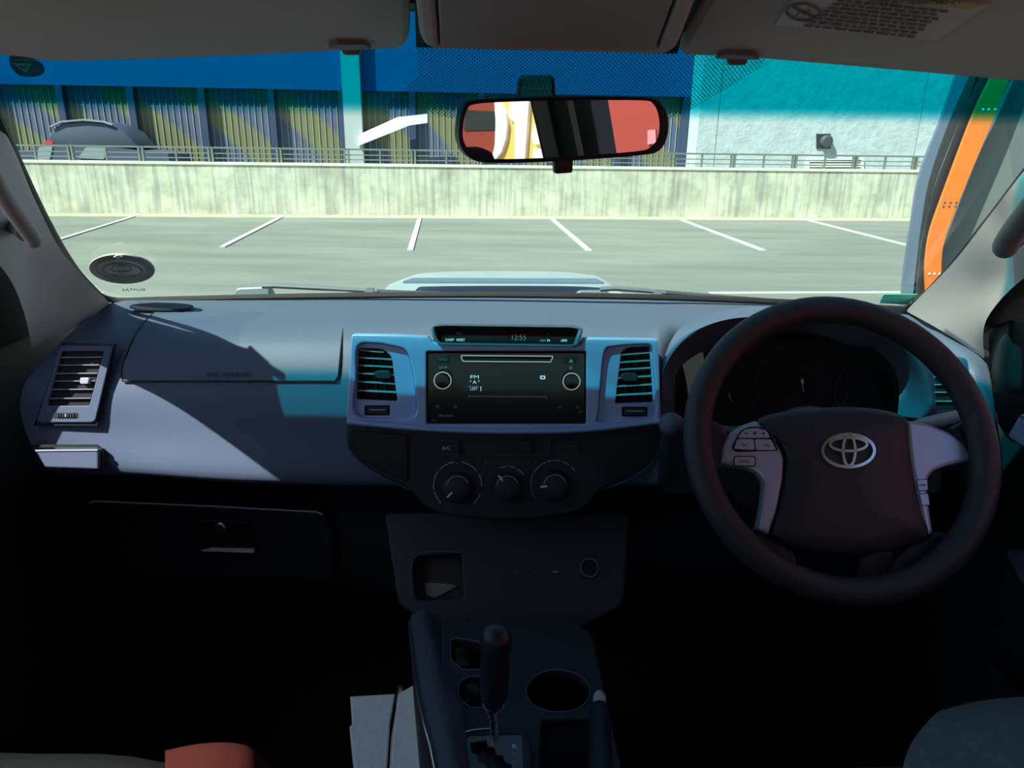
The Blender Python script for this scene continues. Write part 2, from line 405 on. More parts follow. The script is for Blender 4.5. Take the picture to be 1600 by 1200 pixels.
# slatted facade
FD = D+5.5; FP = lplane(FD); TOPZ = 6.5
def fu(px, py=200, pl=None): return (pl or FP).hit(px, py).dot(LR)
fac = thing('slatted_facade', lot(fu(400), FD, 0), 'dark building front with tall panels of thin vertical slats beyond the parapet', 'building')
zt = FP.hit(300, 137).z
uL = fu(-260); uR = fu(1084, 200, lplane(FD-.9))+.10
lbox('fascia', uL, uR, FD-.05, FD+.4, zt, TOPZ, m_fascia, fac)
lbox('screen_backing', uL, uR, FD+.14, FD+.30, 0, zt, m_moire, fac)
posts = [-6, 103, 212, 321, 428, 537, 645, 752, 860, 968, 1084]
posts = [-115]+posts
for i, p in enumerate(posts):
    u = min(fu(p), uR-.09); lbox('post', u-.085, u+.085, FD-.08, FD+.2, 0, zt, m_post, fac)
slat_me = None
for i in range(len(posts)-1):
    a, b = fu(posts[i])+.09, min(fu(posts[i+1]), uR-.09)-.09; N = 10
    for j in range(N):
        u = a+(b-a)*(j+.5)/N
        lbox('slat', u-.009, u+.009, FD+.118, FD+.139, 0, zt-.02, m_slat, fac)
cp = lplane(FD-.3)
u0, u1_ = fu(538, 200, cp), fu(566, 200, cp)
tag(lbox('concrete_column', u0, u1_, FD-.30, FD-.06, 0, TOPZ, m_colm), 'pale square plastered column in front of the slatted building', 'column')
# slanting brace beside the column; its white stands for the sunlit part
bp_ = lplane(FD-.32)
P4 = [bp_.hit(*q) for q in ((560, 228), (562, 210), (622, 183), (668, 178), (668, 192), (640, 196))]
tag(prism('slanting_brace', P4, LF*-.12, mat('brace_sunlit', (.85, .9, .88), .6)), 'slanting brace, white for its sunlit streak, rising from the foot of the pale column', 'brace')
# plastered wall on the right
WP = lplane(FD-.9)
pw = thing('plaster_building', lot(fu(1300, 200, WP), FD-.9, 0), 'pale blue-white building wall of rough plaster at the right', 'building')
ug = [fu(1084, 200, WP), fu(1121, 200, WP), fu(1436, 200, WP), fu(1950, 200, WP)]
for i in range(3): lbox('wall_panel', ug[i]+(.012 if i else .12), ug[i+1]-.012, FD-.9, FD+.4, 0, TOPZ, m_plaster, pw)
lbox('joint_backing', ug[0]+.14, ug[3]-.03, FD-.88, FD+.3, 0, TOPZ-.02, m_slat, pw)
vh = thing('vent_hood', WP.hit(1287, 233), 'small dark square wall vent with a round hood on the pale plaster wall', 'vent')
plate('base_plate', WP, rect(1276, 209, 1298, 232), [], mat('vent_grey', (.035, .045, .05), .6), vh, h=.03, th=.03)
c = WP.hit(1290, 221, .03)
lathe('hood', c, -LF, [(0, .16), (.10, .16), (.14, .13), (.145, .001)], mat('vent_hood_grey', (.06, .075, .085), .5), vh)
gr = thing('louvre_grille', WP.hit(1305, 266), 'wide low white louvre grille behind the railing on the plaster wall', 'grille')
plate('frame', WP, rect(1261, 248, 1350, 268), [rect(1265, 250, 1346, 266)], mat('grille_white', (.7, .72, .72), .6), gr, h=.05, th=.05)
plate('backing', WP, rect(1262, 249, 1349, 267), [], m_greyB, gr, h=.006, th=.005)
for k in range(4):
    y = 251.5+k*4.0; plate('slat', WP, rect(1265, y, 1346, y+1.7), [], m_wht, gr, h=.04, th=.03)
# solid car beyond the parapet, standing in for a reflection in the facade
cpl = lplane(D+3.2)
fc = thing('reflected_car', lot(fu(135, 230, cpl), D+3.2, 0), 'dim solid car standing in for a car reflected in the slatted front at far left', 'car')
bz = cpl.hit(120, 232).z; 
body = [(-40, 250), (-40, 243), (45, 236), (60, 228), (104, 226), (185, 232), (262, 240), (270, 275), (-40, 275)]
prism('body', [cpl.hit(*q) for q in body[::-1]]+[V((0, 0, 0))*0+lot(fu(-40, 200, cpl), D+3.2, .35), lot(fu(270, 200, cpl), D+3.2, .35)][:0], LF*1.5, mat('reflected_car_dark', (.07, .09, .15), .5), fc)
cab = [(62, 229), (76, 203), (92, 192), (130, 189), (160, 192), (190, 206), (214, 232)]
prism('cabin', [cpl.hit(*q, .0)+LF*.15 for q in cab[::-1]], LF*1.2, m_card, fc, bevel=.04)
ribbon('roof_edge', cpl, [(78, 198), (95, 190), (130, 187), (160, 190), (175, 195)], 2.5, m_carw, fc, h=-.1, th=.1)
plate('bright_spot', cpl, rnd([(60, 230), (82, 228), (78, 249), (58, 250)], 3), [], m_carw, fc, h=.02, th=.02)
plate('bright_spot', cpl, rnd([(134, 230), (165, 231), (163, 249), (122, 247)], 3), [], m_carw, fc, h=.02, th=.02)
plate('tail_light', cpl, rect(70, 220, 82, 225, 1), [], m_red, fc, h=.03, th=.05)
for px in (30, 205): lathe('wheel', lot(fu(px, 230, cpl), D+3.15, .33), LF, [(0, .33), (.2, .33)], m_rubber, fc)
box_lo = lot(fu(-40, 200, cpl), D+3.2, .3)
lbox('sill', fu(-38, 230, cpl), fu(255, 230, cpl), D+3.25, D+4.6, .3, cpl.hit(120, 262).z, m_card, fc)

# orange curved structure on the right
og = thing('sign_gantry', V((3.6, 5.6, 0)), 'tall curved blue-grey and orange steel frame standing right of the car', 'sign structure')
def strip(name, Lp, Rp, Y, depth, m, parent=og, k=6):
    Lp = [V(p) for p in Lp]; Rp = [V(p) for p in Rp]
    L = [at(p.x, p.y, Y) for p in smoothline(Lp, k)]; R = [at(p.x, p.y, Y) for p in smoothline(Rp, k)]
    for S in (L, R):
        b = S[-1].copy(); b.z = 0; S.append(b)
        d = (S[0]-S[1]).normalized(); S.insert(0, S[0]+d*(3.6-S[0].z)/max(d.z, .3))
    n = len(L); vs_ = L+R+[p+V((0, depth, 0)) for p in L+R]; f = []
    for i in range(n-1):
        f += [[i, i+1, n+i+1, n+i], [2*n+i, 3*n+i, 3*n+i+1, 2*n+i+1], [i, 2*n+i, 2*n+i+1, i+1], [n+i, n+i+1, 3*n+i+1, 3*n+i]]
    f += [[0, n, 3*n, 2*n], [n-1, 3*n-1, 4*n-1, 2*n-1]]
    return mesh(name, vs_, f, m, parent)
A_l = [(1494, 118), (1470, 188), (1439, 269), (1425, 346), (1415, 410), (1410, 459)]
A_r = [(1511, 126), (1481, 195), (1452, 280), (1439, 353), (1432, 410), (1427, 459)]
B_r = [(1549, 122), (1521, 181), (1470, 316), (1453, 368), (1447, 415), (1448, 459)]
B_m = [(1532, 124), (1500, 195), (1460, 300), (1444, 365), (1437, 412), (1433, 459)]
O_r = [(1577, 122), (1560, 166), (1499, 313), (1477, 371), (1471, 412), (1473, 450)]
C_r = [(1700, 122), (1700, 181), (1700, 316), (1700, 368), (1700, 410), (1700, 459)]
strip('edge_flange', A_l, A_r, 5.6, .03, m_greyA)
strip('dark_channel', A_r, B_m, 5.78, .03, m_greyB)
strip('inner_web', B_m, B_r, 5.74, .03, m_greyC)
strip('orange_band', B_r, O_r, 5.66, .03, m_orange)
strip('side_panel', O_r, C_r, 5.84, .03, m_greyC)
OP = Plane(V((0, 5.66, 0)), V((0, -1, 0)))
for (y, xs) in ((171, (1536, 1545, 1555)), (316, (1476, 1485, 1494)), (322, (1474, 1483, 1493)), (428, (1452, 1460, 1468))):
    for x in xs: lathe('rivet', OP.hit(x, y), V((0, -1, 0)), [(0, .009), (.004, .008), (.006, .001)], m_wht if y in (171, 428) else m_clip, og, seg=8)

# ------------------------------------------------------------------ the car's shell (the setting)
E_ = EYE
def S(o, **k): return tag(o, kind='structure', **k)
# windscreen plane through base (Y 1.25) and upper edge (Y .75)
gs = .65
WS = Plane(V((0, 1.25, E_-.262)), V((0, -gs, -1)).normalized()*1.0)
if WS.n.dot(CO-WS.p) < 0: WS = Plane(WS.p, -WS.n)
def wsz(y): return E_-.262+gs*(1.25-y)
band_lo = wsz(.825); band_hi = wsz(.798)
g = glass_mat('windscreen_glass', None)
ZB = wsz(1.29)
gm = glass_mat('windscreen_glass', (band_lo-ZB, band_hi-ZB, (.0, .545, .59)), (.80, .885, .835))
S(prism('window_1', [V((-.80, 1.29, wsz(1.29))), V((.80, 1.29, wsz(1.29))), V((.64, .66, wsz(.66))), V((-.64, .66, wsz(.66)))], WS.n*-.005, gm, org=(0, 1.29, ZB)))
# roof
zr = E_+.115
S(box('ceiling', (-.64, -1.55, zr), (.64, .665, zr+.04), m_liner))
for sgn, nm in ((-1, 'left'), (1, 'right')):
    # roof rails, door walls with window openings, side glass
    S(box('trim_3' if sgn < 0 else 'trim_4', (min(sgn*.585, sgn*.66), -1.55, E_+.055), (max(sgn*.585, sgn*.66), .70, zr+.04), m_pillar, bevel=.01))
    def side(y0, y1, z0, z1, t=.05):        # a slab lying in the inward-leaning side of the cabin
        def X(z): return sgn*(.74-.13*max(0, (z-(E_-.30))/.36))
        o = V((sgn*t, 0, 0)); P = [V((X(z0), y0, z0)), V((X(z0), y1, z0)), V((X(z1), y1, z1)), V((X(z1), y0, z1))]
        return P, o
    dr = thing('door_1' if sgn < 0 else 'door_2', V((sgn*.74, .5, E_-1.05)), None, None, kind='structure')
    prism('door_panel', [V((sgn*.74, y, z)) for y, z in ((-.20, E_-1.10), (1.44, E_-1.10), (1.44, E_-.45), (1.20, E_-.30), (-.20, E_-.30))], V((sgn*.05, 0, 0)), m_door, dr)
    def SX(z): return sgn*(.735-.13*max(0, (z-(E_-.30))/.36))
    prism('front_corner', [V((SX(z), y, z)) for y, z in ((.88, E_-.30), (1.19, E_-.30), (1.14, E_-.23), (1.02, E_-.12), (.93, E_-.08))], V((sgn*.03, 0, 0)), m_door, dr)
    prism('door_glass', side(.03, 1.0, E_-.30, E_+.06)[0], V((sgn*.004, 0, 0)), glass_mat('side_glass', None, (.93, .94, .97)), dr)
    S(prism('trim_5' if sgn < 0 else 'trim_6', *side(-.20, .03, E_-.30, E_+.075), mat('b_pillar_dark', (.05, .052, .055), .6)))
    S(prism('wall_rear_'+nm, *side(-1.55, -.20, E_-1.10, E_-.28), m_door))
    S(prism('trim_7' if sgn < 0 else 'trim_8', *side(-1.55, -1.20, E_-.28, E_+.075), m_pillar))
    S(prism('window_2' if sgn < 0 else 'window_3', side(-1.2, -.2, E_-.28, E_+.06)[0], V((sgn*.004, 0, 0)), glass_mat('rear_side_glass', None, (.75, .80, .78))))
S(box('wall_back', (-.74, -1.60, E_-1.10), (.74, -1.55, E_-.25), m_seatb))
S(prism('window_4', [V((-.6, -1.57, E_-.25)), V((.6, -1.57, E_-.25)), V((.55, -1.57, E_+.08)), V((-.55, -1.57, E_+.08))], (0, -.004, 0), glass_mat('rear_glass', None, (.6, .65, .62))))
S(box('floor_1', (-.78, -1.6, E_-1.14), (.78, 1.45, E_-1.10), m_carpet))
S(box('wall_firewall', (-.78, 1.42, E_-1.12), (.78, 1.46, E_-.42), m_black))

# A pillars: skin from the glass edge to the inner edge
def pillar(nm, G, Mi, I, label=None):
    rows = [[at(*q) for q in G], [at(*q) for q in Mi], [at(*q) for q in I]]
    rows = [list(r) for r in zip(*rows)]
    return S(sheet(nm, rows, m_pillar, ku=6, kv=6, thick=.03))
pillar('trim_9', [(-128, 60, .80), (0, 195, .835), (58, 320, .93), (105, 405, 1.06), (172, 474, 1.24)],
       [(-190, 110, .77), (-45, 270, .78), (22, 370, .88), (60, 440, 1.0), (118, 512, 1.13)],
       [(-265, 190, .72), (-75, 345, .76), (8, 425, .87), (38, 490, .95), (50, 546, 1.02)])
pillar('trim_10', [(1770, 60, .80), (1604, 262, .84), (1540, 345, .94), (1485, 415, 1.06), (1415, 486, 1.24)],
       [(1840, 130, .70), (1660, 330, .79), (1585, 400, .88), (1530, 455, 1.0), (1470, 516, 1.12)],
       [(1900, 240, .66), (1700, 400, .76), (1606, 430, .86), (1541, 500, .97), (1538, 560, 1.02)])
# rubber edge of the windscreen
GE = [(-9, 174), (0, 192), (58, 317), (105, 402), (140, 446), (172, 468), (250, 468), (420, 464), (640, 461), (800, 461), (1000, 464), (1180, 470), (1320, 477), (1395, 482), (1420, 480), (1452, 455), (1490, 412), (1545, 345), (1606, 266), (1645, 216)]
GEp = [WS.hit(q.x, q.y, .004) for q in smoothline(V2(GE), 4)]
S(tube('trim_11', GEp, .0055, m_rubber, seg=8))

# ------------------------------------------------------------------ overhead: visors, console, clips, label
VK = .12
VPl = Plane(V((0, .72, E_+.062)), V((0, -VK, -1)))
if VPl.n.dot(CO-VPl.p) < 0: VPl = Plane(VPl.p, -VPl.n)
VL = plane3(at(640, 77, .716), at(0, 92, .70), at(320, 0, .565)); VR = plane3(at(1060, 88, .716), at(1600, 130, .70), at(1300, 0, .565))
sv = thing('sun_visor', VPl.hit(320, 60), 'plain grey-brown sun visor folded up at upper left', 'sun visor', 'sun visors')
o = plate('visor_board', VL, rnd([(-160, 98), (-20, 86), (30, 90), (75, 97), (140, 97), (320, 91), (500, 83), (640, 77), (642, 30), (634, -120), (-300, -120)], [2, 10, 20, 20, 20, 10, 10, 22, 8, 4, 4]), [], m_visor, sv, h=0, th=.022, b=.006)
sv2 = thing('sun_visor', VPl.hit(1320, 60), 'grey sun visor with an airbag warning label folded up at upper right', 'sun visor', 'sun visors')
plate('visor_board', VR, rnd([(1055, 88), (1150, 91), (1340, 107), (1600, 130), (1850, 160), (1900, -160), (1135, -160), (1108, -10)], [20, 10, 10, 10, 4, 4, 4, 8]), [], m_visor, sv2, h=0, th=.022, b=.006)
lab = [(1252, -22), (1545, 8), (1464, 63), (1212, 39)]
plate('warning_label', VR, lab, [], m_label, sv2, h=.0012, th=.001)
plate('label_heading', VR, [(1352, -12), (1537, 8), (1514, 15), (1318, -4)], [], m_labely, sv2, h=.0016, th=.0006)
text('label_text', 'AVERTISSEMENT', VR, 1430, 3.5, 7, m_ink, sv2, h=.0022, wpx=150)
tw = ['NEVER place a child seat in front of airbag', 'seat occupants should be belted at all times', 'keep clear of the airbag cover when driving']
for k in range(8):
    y = 9+k*5.6; sx = -7.5*k*1.0; n0 = 1310+sx; n1 = 1482+sx; x = n0
    while x < n1-8:
        L_ = random.uniform(7, 20); x2 = min(x+L_, n1)
        f0 = (x-n0)*.105; f1 = (x2-n0)*.105
        plate('label_text', VR, [(x, y+f0-9), (x2, y+f1-9), (x2-2, y+f1-6.6), (x-2, y+f0-6.6)], [], m_ink, sv2, h=.0022, th=.0004); x = x2+3.5
ribbon('warning_symbol', VR, [(q[0], q[1]) for q in ell(1254, 20, 26, 13, 24, .08)], 2.6, m_ink, sv2, h=.0022, th=.0006, closed=True)
ribbon('warning_symbol', VR, [(1237, 11), (1272, 29)], 2.6, m_ink, sv2, h=.0022, th=.0006)
ribbon('warning_symbol', VR, [(1244, 26), (1250, 18), (1257, 24), (1266, 16)], 1.6, m_ink, sv2, h=.0022, th=.0006)
oc = thing('overhead_console', VPl.hit(860, 40), 'moulded grey overhead console between the two sun visors', 'overhead console')
plate('housing', VPl, rnd([(658, 76), (1054, 86), (1092, -10), (1110, -140), (640, -140), (648, -10)], [24, 24, 8, 4, 4, 8]), [rnd([(686, 73), (1026, 81), (1060, -8), (1075, -120), (668, -120), (680, -10)], [3, 3, 3, 3, 3, 3])], m_visor, oc, h=.002, th=.024, b=.004)
plate('lid', VPl, rnd([(688.5, 72), (1023, 79.5), (1056, -8), (1072, -118), (672, -118), (683, -10)], 3), [], mat('console_lid', (.38, .33, .30), .8, bump=.25, bscale=900), oc, h=.002, th=.014, b=.002)
plate('backing', VPl, [(650, 74), (1058, 84), (1092, -10), (1105, -140), (645, -140)], [], m_hole, oc, h=-.016, th=.003)
S(prism('trim_12', [V((-.66, .665, E_+.100)), V((.66, .665, E_+.100)), V((.66, .665, E_+.15)), V((-.66, .665, E_+.15))], (0, .045, .0), m_pillar))
for (x, y, s) in ((548, 78, 'left visor clip, by the top of the pale column'), (1153, 94, 'right visor clip, left of the warning label')):
    VC = VL if x < 800 else VR
    cl = thing('visor_clip', VC.hit(x, y), 'small brown plastic '+s, 'clip', 'sun visor clips')
    plate('clip_base', VC, rnd([(x-36, y-2), (x-22, y-9), (x+22, y-8), (x+34, y)], 4), [], m_clip, cl, h=.004, th=.010, b=.001)
    pc = Plane(V((0, .722, 0)), V((0, -1, 0)))
    plate('hook', pc, rnd([(x-17, y-4), (x+17, y-3), (x+13, y+7), (x-12, y+7)], 4), [], m_clip, cl, h=0, th=.008, b=.001)

# ------------------------------------------------------------------ rear-view mirror
MN = V((.30, -1, -.06)).normalized()                # towards the rear seats, turned a little to the right
MPl = Plane(V((.065, .745, E_+.01)), MN)
mo = [(738, 157), (800, 153), (900, 151), (1005, 152), (1032, 160), (1045, 185), (1043, 215), (1030, 236), (1000, 243), (880, 252), (770, 255), (735, 247), (718, 222), (718, 190), (724, 168)]
mi = [(742, 163), (800, 159), (900, 157), (1003, 157), (1024, 163), (1033, 185), (1032, 212), (1021, 229), (996, 237), (880, 246), (772, 249), (741, 241), (725, 220), (725, 192), (731, 172)]
sm = lambda L, k=4: [(p.x, p.y) for p in smoothline(V2(L), k, True)]
mr_ = thing('rear_view_mirror', MPl.hit(880, 272), 'black framed rear-view mirror hanging from the windscreen top', 'mirror')
plate('housing', MPl, sm(mo), [], m_black, mr_, h=0, th=.022, b=.005)
plate('bezel', MPl, sm(mo), [sm(mi)], m_black, mr_, h=.004, th=.006, b=.0015)
plate('mirror_glass', MPl, sm([((x-880)*1.005+880, (y-202)*1.01+202) for x, y in mi]), [], m_mirror, mr_, h=.001, th=.0008)
plate('dimming_tab', MPl, rnd([(866, 248), (896, 246), (895, 270), (868, 272)], 4), [], m_black, mr_, h=.003, th=.008, b=.001)
mt = Plane(V((0, .79, E_+.03)), V((0, -1, -.2)))
plate('mount', mt, rnd([(809, 120), (866, 119), (869, 158), (806, 160)], 8), [], m_black, mr_, h=.012, th=.014, b=.002)
plate('mount_window', mt, rnd([(815, 124), (861, 123), (864, 158), (812, 158)], 6), [], mat('smoky_green', (.03, .09, .09), .2), mr_, h=.0135, th=.002)
tube('stem', [mt.hit(838, 150, .0), MPl.hit(868, 190, -.018)], .007, m_black, mr_)

# ------------------------------------------------------------------ things stuck on the windscreen
def on_glass(h): return Plane(WS.p+WS.n*h, WS.n)
G1 = on_glass(.001)
dh = thing('licence_disc_holder', G1.hit(190, 443), 'oval grey licence disc holder stuck low on the windscreen at left', 'disc holder')
plate('rim', G1, ell(190.5, 421, 51.5, 22.5, 40, .06), [ell(190, 422, 39, 15.5, 32, .06)], m_discd, dh, h=.003, th=.003, b=.0006)
plate('paper_disc', G1, ell(190, 422, 40, 16, 32, .06), [], m_tan, dh, h=.0015, th=.001)
plate('inner_ring', G1, ell(191, 423, 33, 12.5, 32, .06), [ell(191, 423, 29.5, 10.2, 32, .06)], m_discd, dh, h=.0025, th=.0006)
text('disc_text', 'TOYOTA', G1, 193, 431, 4.2, m_discd, dh, h=.003, wpx=38)
ribbon('disc_emblem', G1, ell(190, 420, 16, 5.5, 20), 1.2, m_discd, dh, h=.003, th=.0005, closed=True)
ribbon('disc_emblem', G1, ell(190, 420, 5, 5, 16), 1.0, m_discd, dh, h=.003, th=.0005, closed=True)
plate('clip_notch', G1, [(177, 402), (184, 406), (191, 401), (184, 399)], [], m_wht, dh, h=.005, th=.001)
et = text('etched_mark', 'SA7YUI9', G1, 209, 453, 4, m_dimw, None, h=.001, wpx=36)
tag(et, 'tiny etched characters on the glass under the oval disc holder', 'etching')
_t = m_stick.node_tree; _mx = _t.nodes.new('ShaderNodeMixShader'); _tr = _t.nodes.new('ShaderNodeBsdfTransparent'); _mx.inputs[0].default_value = .62
_t.links.new(_t.nodes['Principled BSDF'].outputs[0], _mx.inputs[1]); _t.links.new(_tr.outputs[0], _mx.inputs[2]); _t.links.new(_mx.outputs[0], _t.nodes['Material Output'].inputs[0]); _tr.inputs[0].default_value = (.45, .5, .45, 1)
gsx = thing('round_sticker', G1.hit(42, 120), 'dark oval sticker with a green triangle at the windscreen\'s upper left corner', 'sticker')
plate('sticker_base', G1, rnd([(13, 90), (20, 86), (42, 89), (62, 97), (71, 108), (66, 118), (46, 121), (28, 118), (17, 106)], 6), [], m_stick, gsx, h=.001, th=.0008)
plate('triangle', G1, [(20, 99), (50, 99), (41, 114)], [[(27, 102), (44, 102), (39, 109)]], m_green, gsx, h=.0016, th=.0004)
ribbon('cross_mark', G1, [(33, 101), (42, 107)], 1.5, m_green, gsx, h=.0016, th=.0004)
text('sticker_text', 'SHATTERPRUFE', G1, 41, 94, 3.2, m_grn, gsx, h=.0016, wpx=36)
tag(plate('green_label', G1, rnd([(1381, 460), (1435, 460), (1418, 476), (1374, 474)], 2), [], mat('teal_label', (.10, .50, .36), .6), None, h=.001, th=.0008), 'small teal label at the windscreen\'s lower right corner', 'sticker')
# dotted shade band printed behind the mirror
def dots_mat():
    m = bpy.data.materials.new('printed_dots'); m.use_nodes = True; t = m.node_tree; b = t.nodes['Principled BSDF']; b.inputs['Base Color'].default_value = (.01, .012, .015, 1)
    tc = t.nodes.new('ShaderNodeTexCoord'); mp = t.nodes.new('ShaderNodeMapping'); mp.inputs['Scale'].default_value = (1/.0030, 1/.0030, 0); mp.inputs['Rotation'].default_value = (0, 0, .785)
    fr = t.nodes.new('ShaderNodeVectorMath'); fr.operation = 'FRACTION'; sb = t.nodes.new('ShaderNodeVectorMath'); sb.operation = 'SUBTRACT'; sb.inputs[1].default_value = (.5, .5, 0)
    ln = t.nodes.new('ShaderNodeVectorMath'); ln.operation = 'LENGTH'; cm = t.nodes.new('ShaderNodeMath'); cm.operation = 'LESS_THAN'; cm.inputs[1].default_value = .22
    t.links.new(tc.outputs['Object'], mp.inputs[0]); t.links.new(mp.outputs[0], fr.inputs[0]); t.links.new(fr.outputs[0], sb.inputs[0]); t.links.new(sb.outputs[0], ln.inputs[0]); t.links.new(ln.outputs['Value'], cm.inputs[0])
    t.links.new(cm.outputs[0], b.inputs['Alpha']); return m
tag(plate('dotted_shade_band', G1, rnd([(650, 60), (1205, 70), (1190, 105), (1088, 168), (1050, 185), (700, 185), (655, 170), (600, 165), (655, 120)], 10), [], dots_mat(), None, h=.0005, th=.0003), 'fine printed dot pattern on the glass around the mirror mount', 'dot print', kind='stuff')

# ------------------------------------------------------------------ bonnet, scoop, wipers
bon = [[at(-30+i*130, [476, 472, 470][0]-0, 1.62) for i in range(13)]]
rows = []
for (Y, dz) in ((1.34, -.335), (1.6, -.372), (1.95, -.425), (2.3, -.50), (2.5, -.60), (2.55, -.8)):
    rows.append([V((x, Y-.12*(x/.8)**2, E_+dz-.05*(abs(x)/.8)**3)) for x in (-.85, -.6, -.3, 0, .3, .6, .85)])
tag(sheet('bonnet', rows, m_hood, ku=4, kv=4, thick=.01), 'silver-blue bonnet just showing beyond the windscreen base', 'bonnet')
def R(pts, Y): return [at(x, y, Y) for x, y in pts]
sc = thing('bonnet_scoop', at(785, 450, 1.75), 'low wide silver-blue air scoop rising from the middle of the bonnet', 'air scoop')
rows = [R([(652, 428), (700, 424.5), (790, 423.5), (880, 425), (926, 430)], 2.05), R([(640, 432), (700, 428), (790, 427), (880, 428), (936, 433)], 1.98), R([(612, 443), (680, 438), (790, 437), (900, 439), (956, 446)], 1.80), R([(604, 449), (680, 446), (790, 445), (900, 446), (966, 451)], 1.70), R([(590, 470), (680, 470), (790, 470), (900, 470), (980, 470)], 1.55)]
sheet('scoop_cover', rows, m_hood, sc, ku=6, kv=4, thick=.02)
sp_ = plane3(at(640, 433, 1.93), at(936, 434, 1.93), at(790, 440, 1.82))
plate('intake_slot', sp_, rnd([(645, 434), (930, 435), (945, 441), (628, 440)], 3), [], mat('slot_blue', (.12, .18, .24), .5), sc, h=.022, th=.004)
def wiper(base, arm, blade, lab_):
    wp = thing('windscreen_wiper', at(base[0][0], base[0][1], 1.34), lab_, 'wiper', 'windscreen wipers')
    Pn = Plane(V((0, 1.335, E_-.27)), V((0, -1, .25)))
    plate('pivot_cover', Pn, rnd(base, [4, 8, 8, 4]), [], m_wiper, wp, h=0, th=.03, b=.004)
    tube('arm', [Pn.hit(*q, .012) for q in arm], [.005]*(len(arm)-1)+[.003], m_wiper, wp, seg=8)
    tube('blade', [Pn.hit(*q, .004) for q in blade], .0042, m_wiperd, wp, seg=8)
    q = arm[-1]; plate('blade_clip', Pn, rnd([(q[0]-18, q[1]-5), (q[0]-8, q[1]-6), (q[0]-6, q[1]+3), (q[0]-20, q[1]+2)], 2), [], m_wiper, wp, h=.016, th=.01)
wiper([(360, 468), (368, 449), (418, 447), (427, 468)], [(410, 447), (430, 446.5), (500, 450), (590, 455)], [(545, 453), (600, 456), (700, 459.5), (772, 461)], 'left windscreen wiper lying along the glass base, passenger side')
wiper([(894, 470), (902, 453), (948, 453), (956, 470)], [(938, 452), (960, 450.5), (1010, 454), (1040, 458)], [(1020, 455.5), (1100, 462), (1180, 468), (1240, 473)], 'right windscreen wiper lying along the glass base, driver\'s side')

# ------------------------------------------------------------------ dashboard
dash = thing('dashboard', V((0, 1.0, E_-.55)), 'wide dark blue-grey moulded plastic dashboard', 'dashboard')
Ys = [1.275, 1.17, 1.03, .985, .965, .950, .975]
def col(px, pys, Y=Ys): return [at(px, y, d) for y, d in zip(pys, Y)]
cols = [
    [at(*q) for q in ((164, 474, 1.27), (126, 506, 1.13), (85, 545, 1.03), (40, 598, .975), (33, 650, .96), (60, 715, .95), (88, 742, .97))],
    [at(*q) for q in ((185, 472, 1.275), (150, 505, 1.15), (118, 540, 1.03), (95, 598, .98), (90, 660, .962), (105, 728, .95), (110, 744, .975))],
    col(210, (469, 490, 525, 600, 680, 736, 744)), col(360, (466, 487, 523, 598, 682, 746, 753)), col(520, (463, 485, 521, 598, 684, 750, 758)),
    col(640, (462, 485, 519, 598, 684, 750, 760)), col(800, (462, 486, 519, 598, 684, 750, 760)), col(1000, (465, 490, 522, 598, 684, 750, 760)),
    col(1036, (466, 491, 523, 598, 684, 750, 760)), col(1085, (467, 492, 524, 600, 684, 750, 760), [1.275, 1.17, 1.09, 1.10, 1.10, 1.10, 1.10]), col(1250, (474, 496, 530, 600, 684, 750, 760), [1.275, 1.17, 1.09, 1.10, 1.10, 1.10, 1.10]), col(1400, (482, 506, 536, 602, 684, 750, 760), [1.275, 1.17, 1.09, 1.10, 1.10, 1.10, 1.10]), col(1445, (484, 512, 545, 602, 684, 750, 760), [1.275, 1.17, 1.09, 1.10, 1.10, 1.10, 1.10]),
    [at(*q) for q in ((1428, 486, 1.27), (1470, 520, 1.13), (1500, 552, 1.03), (1520, 610, .985), (1525, 684, .97), (1520, 750, .96), (1515, 762, .98))],
    [at(*q) for q in ((1446, 492, 1.25), (1500, 532, 1.12), (1538, 560, 1.03), (1552, 620, .985), (1556, 684, .97), (1552, 745, .96), (1548, 760, .98))]]
rows = [list(r) for r in zip(*cols)]
upper = sheet('upper_body', rows, m_dash, dash, ku=5, kv=5, thick=.02)
# lower body
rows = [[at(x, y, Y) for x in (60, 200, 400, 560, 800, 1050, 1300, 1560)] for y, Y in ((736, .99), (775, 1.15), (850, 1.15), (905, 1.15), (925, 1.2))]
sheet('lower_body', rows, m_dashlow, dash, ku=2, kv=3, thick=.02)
# airbag cover: a proud slab following the upper body
def dsurf(px, t):      # point on the upper skin of the passenger side; t = row parameter
    i = min(int(t), len(Ys)-2); f_ = t-i
    pys = (466, 487, 523, 598, 683, 747, 754)
    a, b, c, d = [V((px, pys[max(0, min(k, 6))], Ys[max(0, min(k, 6))])) for k in (i-1, i, i+1, i+2)]
    q = cr(a, b, c, d, f_); return at(q.x, q.y, q.z)
abx = [(205, 530), (232, 530), (260, 530)]
rows = []
ts = [1.0, 1.35, 1.7, 1.9, 2.05, 2.3, 2.6, 2.85, 2.97]
for t in ts:
    k = (t-1)/1.97; l = 242-52*min(1, k*1.15)+(6 if k > .97 else 0); r = 542-14*k-(6 if k > .97 else 0)
    rows.append([dsurf(l+(r-l)*s/14, t)+(CO-dsurf(l+(r-l)*s/14, t)).normalized()*.004 for s in range(15)])
cover = sheet('airbag_cover', rows, m_dash, dash, thick=.010)
def cpt(s, k_):
    t = 1+1.97*k_; l = 242-52*min(1, k_*1.15); r = 542-14*k_; p = dsurf(l+(r-l)*s, t); return p+(CO-p).normalized()*.0035
ln = [cpt(0, k_/12) for k_ in range(12)]+[cpt(.004+s_/12*.992, 1) for s_ in range(13)]+[cpt(1, 1-k_/12) for k_ in range(1, 11)]
tube('shut_line', ln, .0011, m_hole, cover, seg=6)
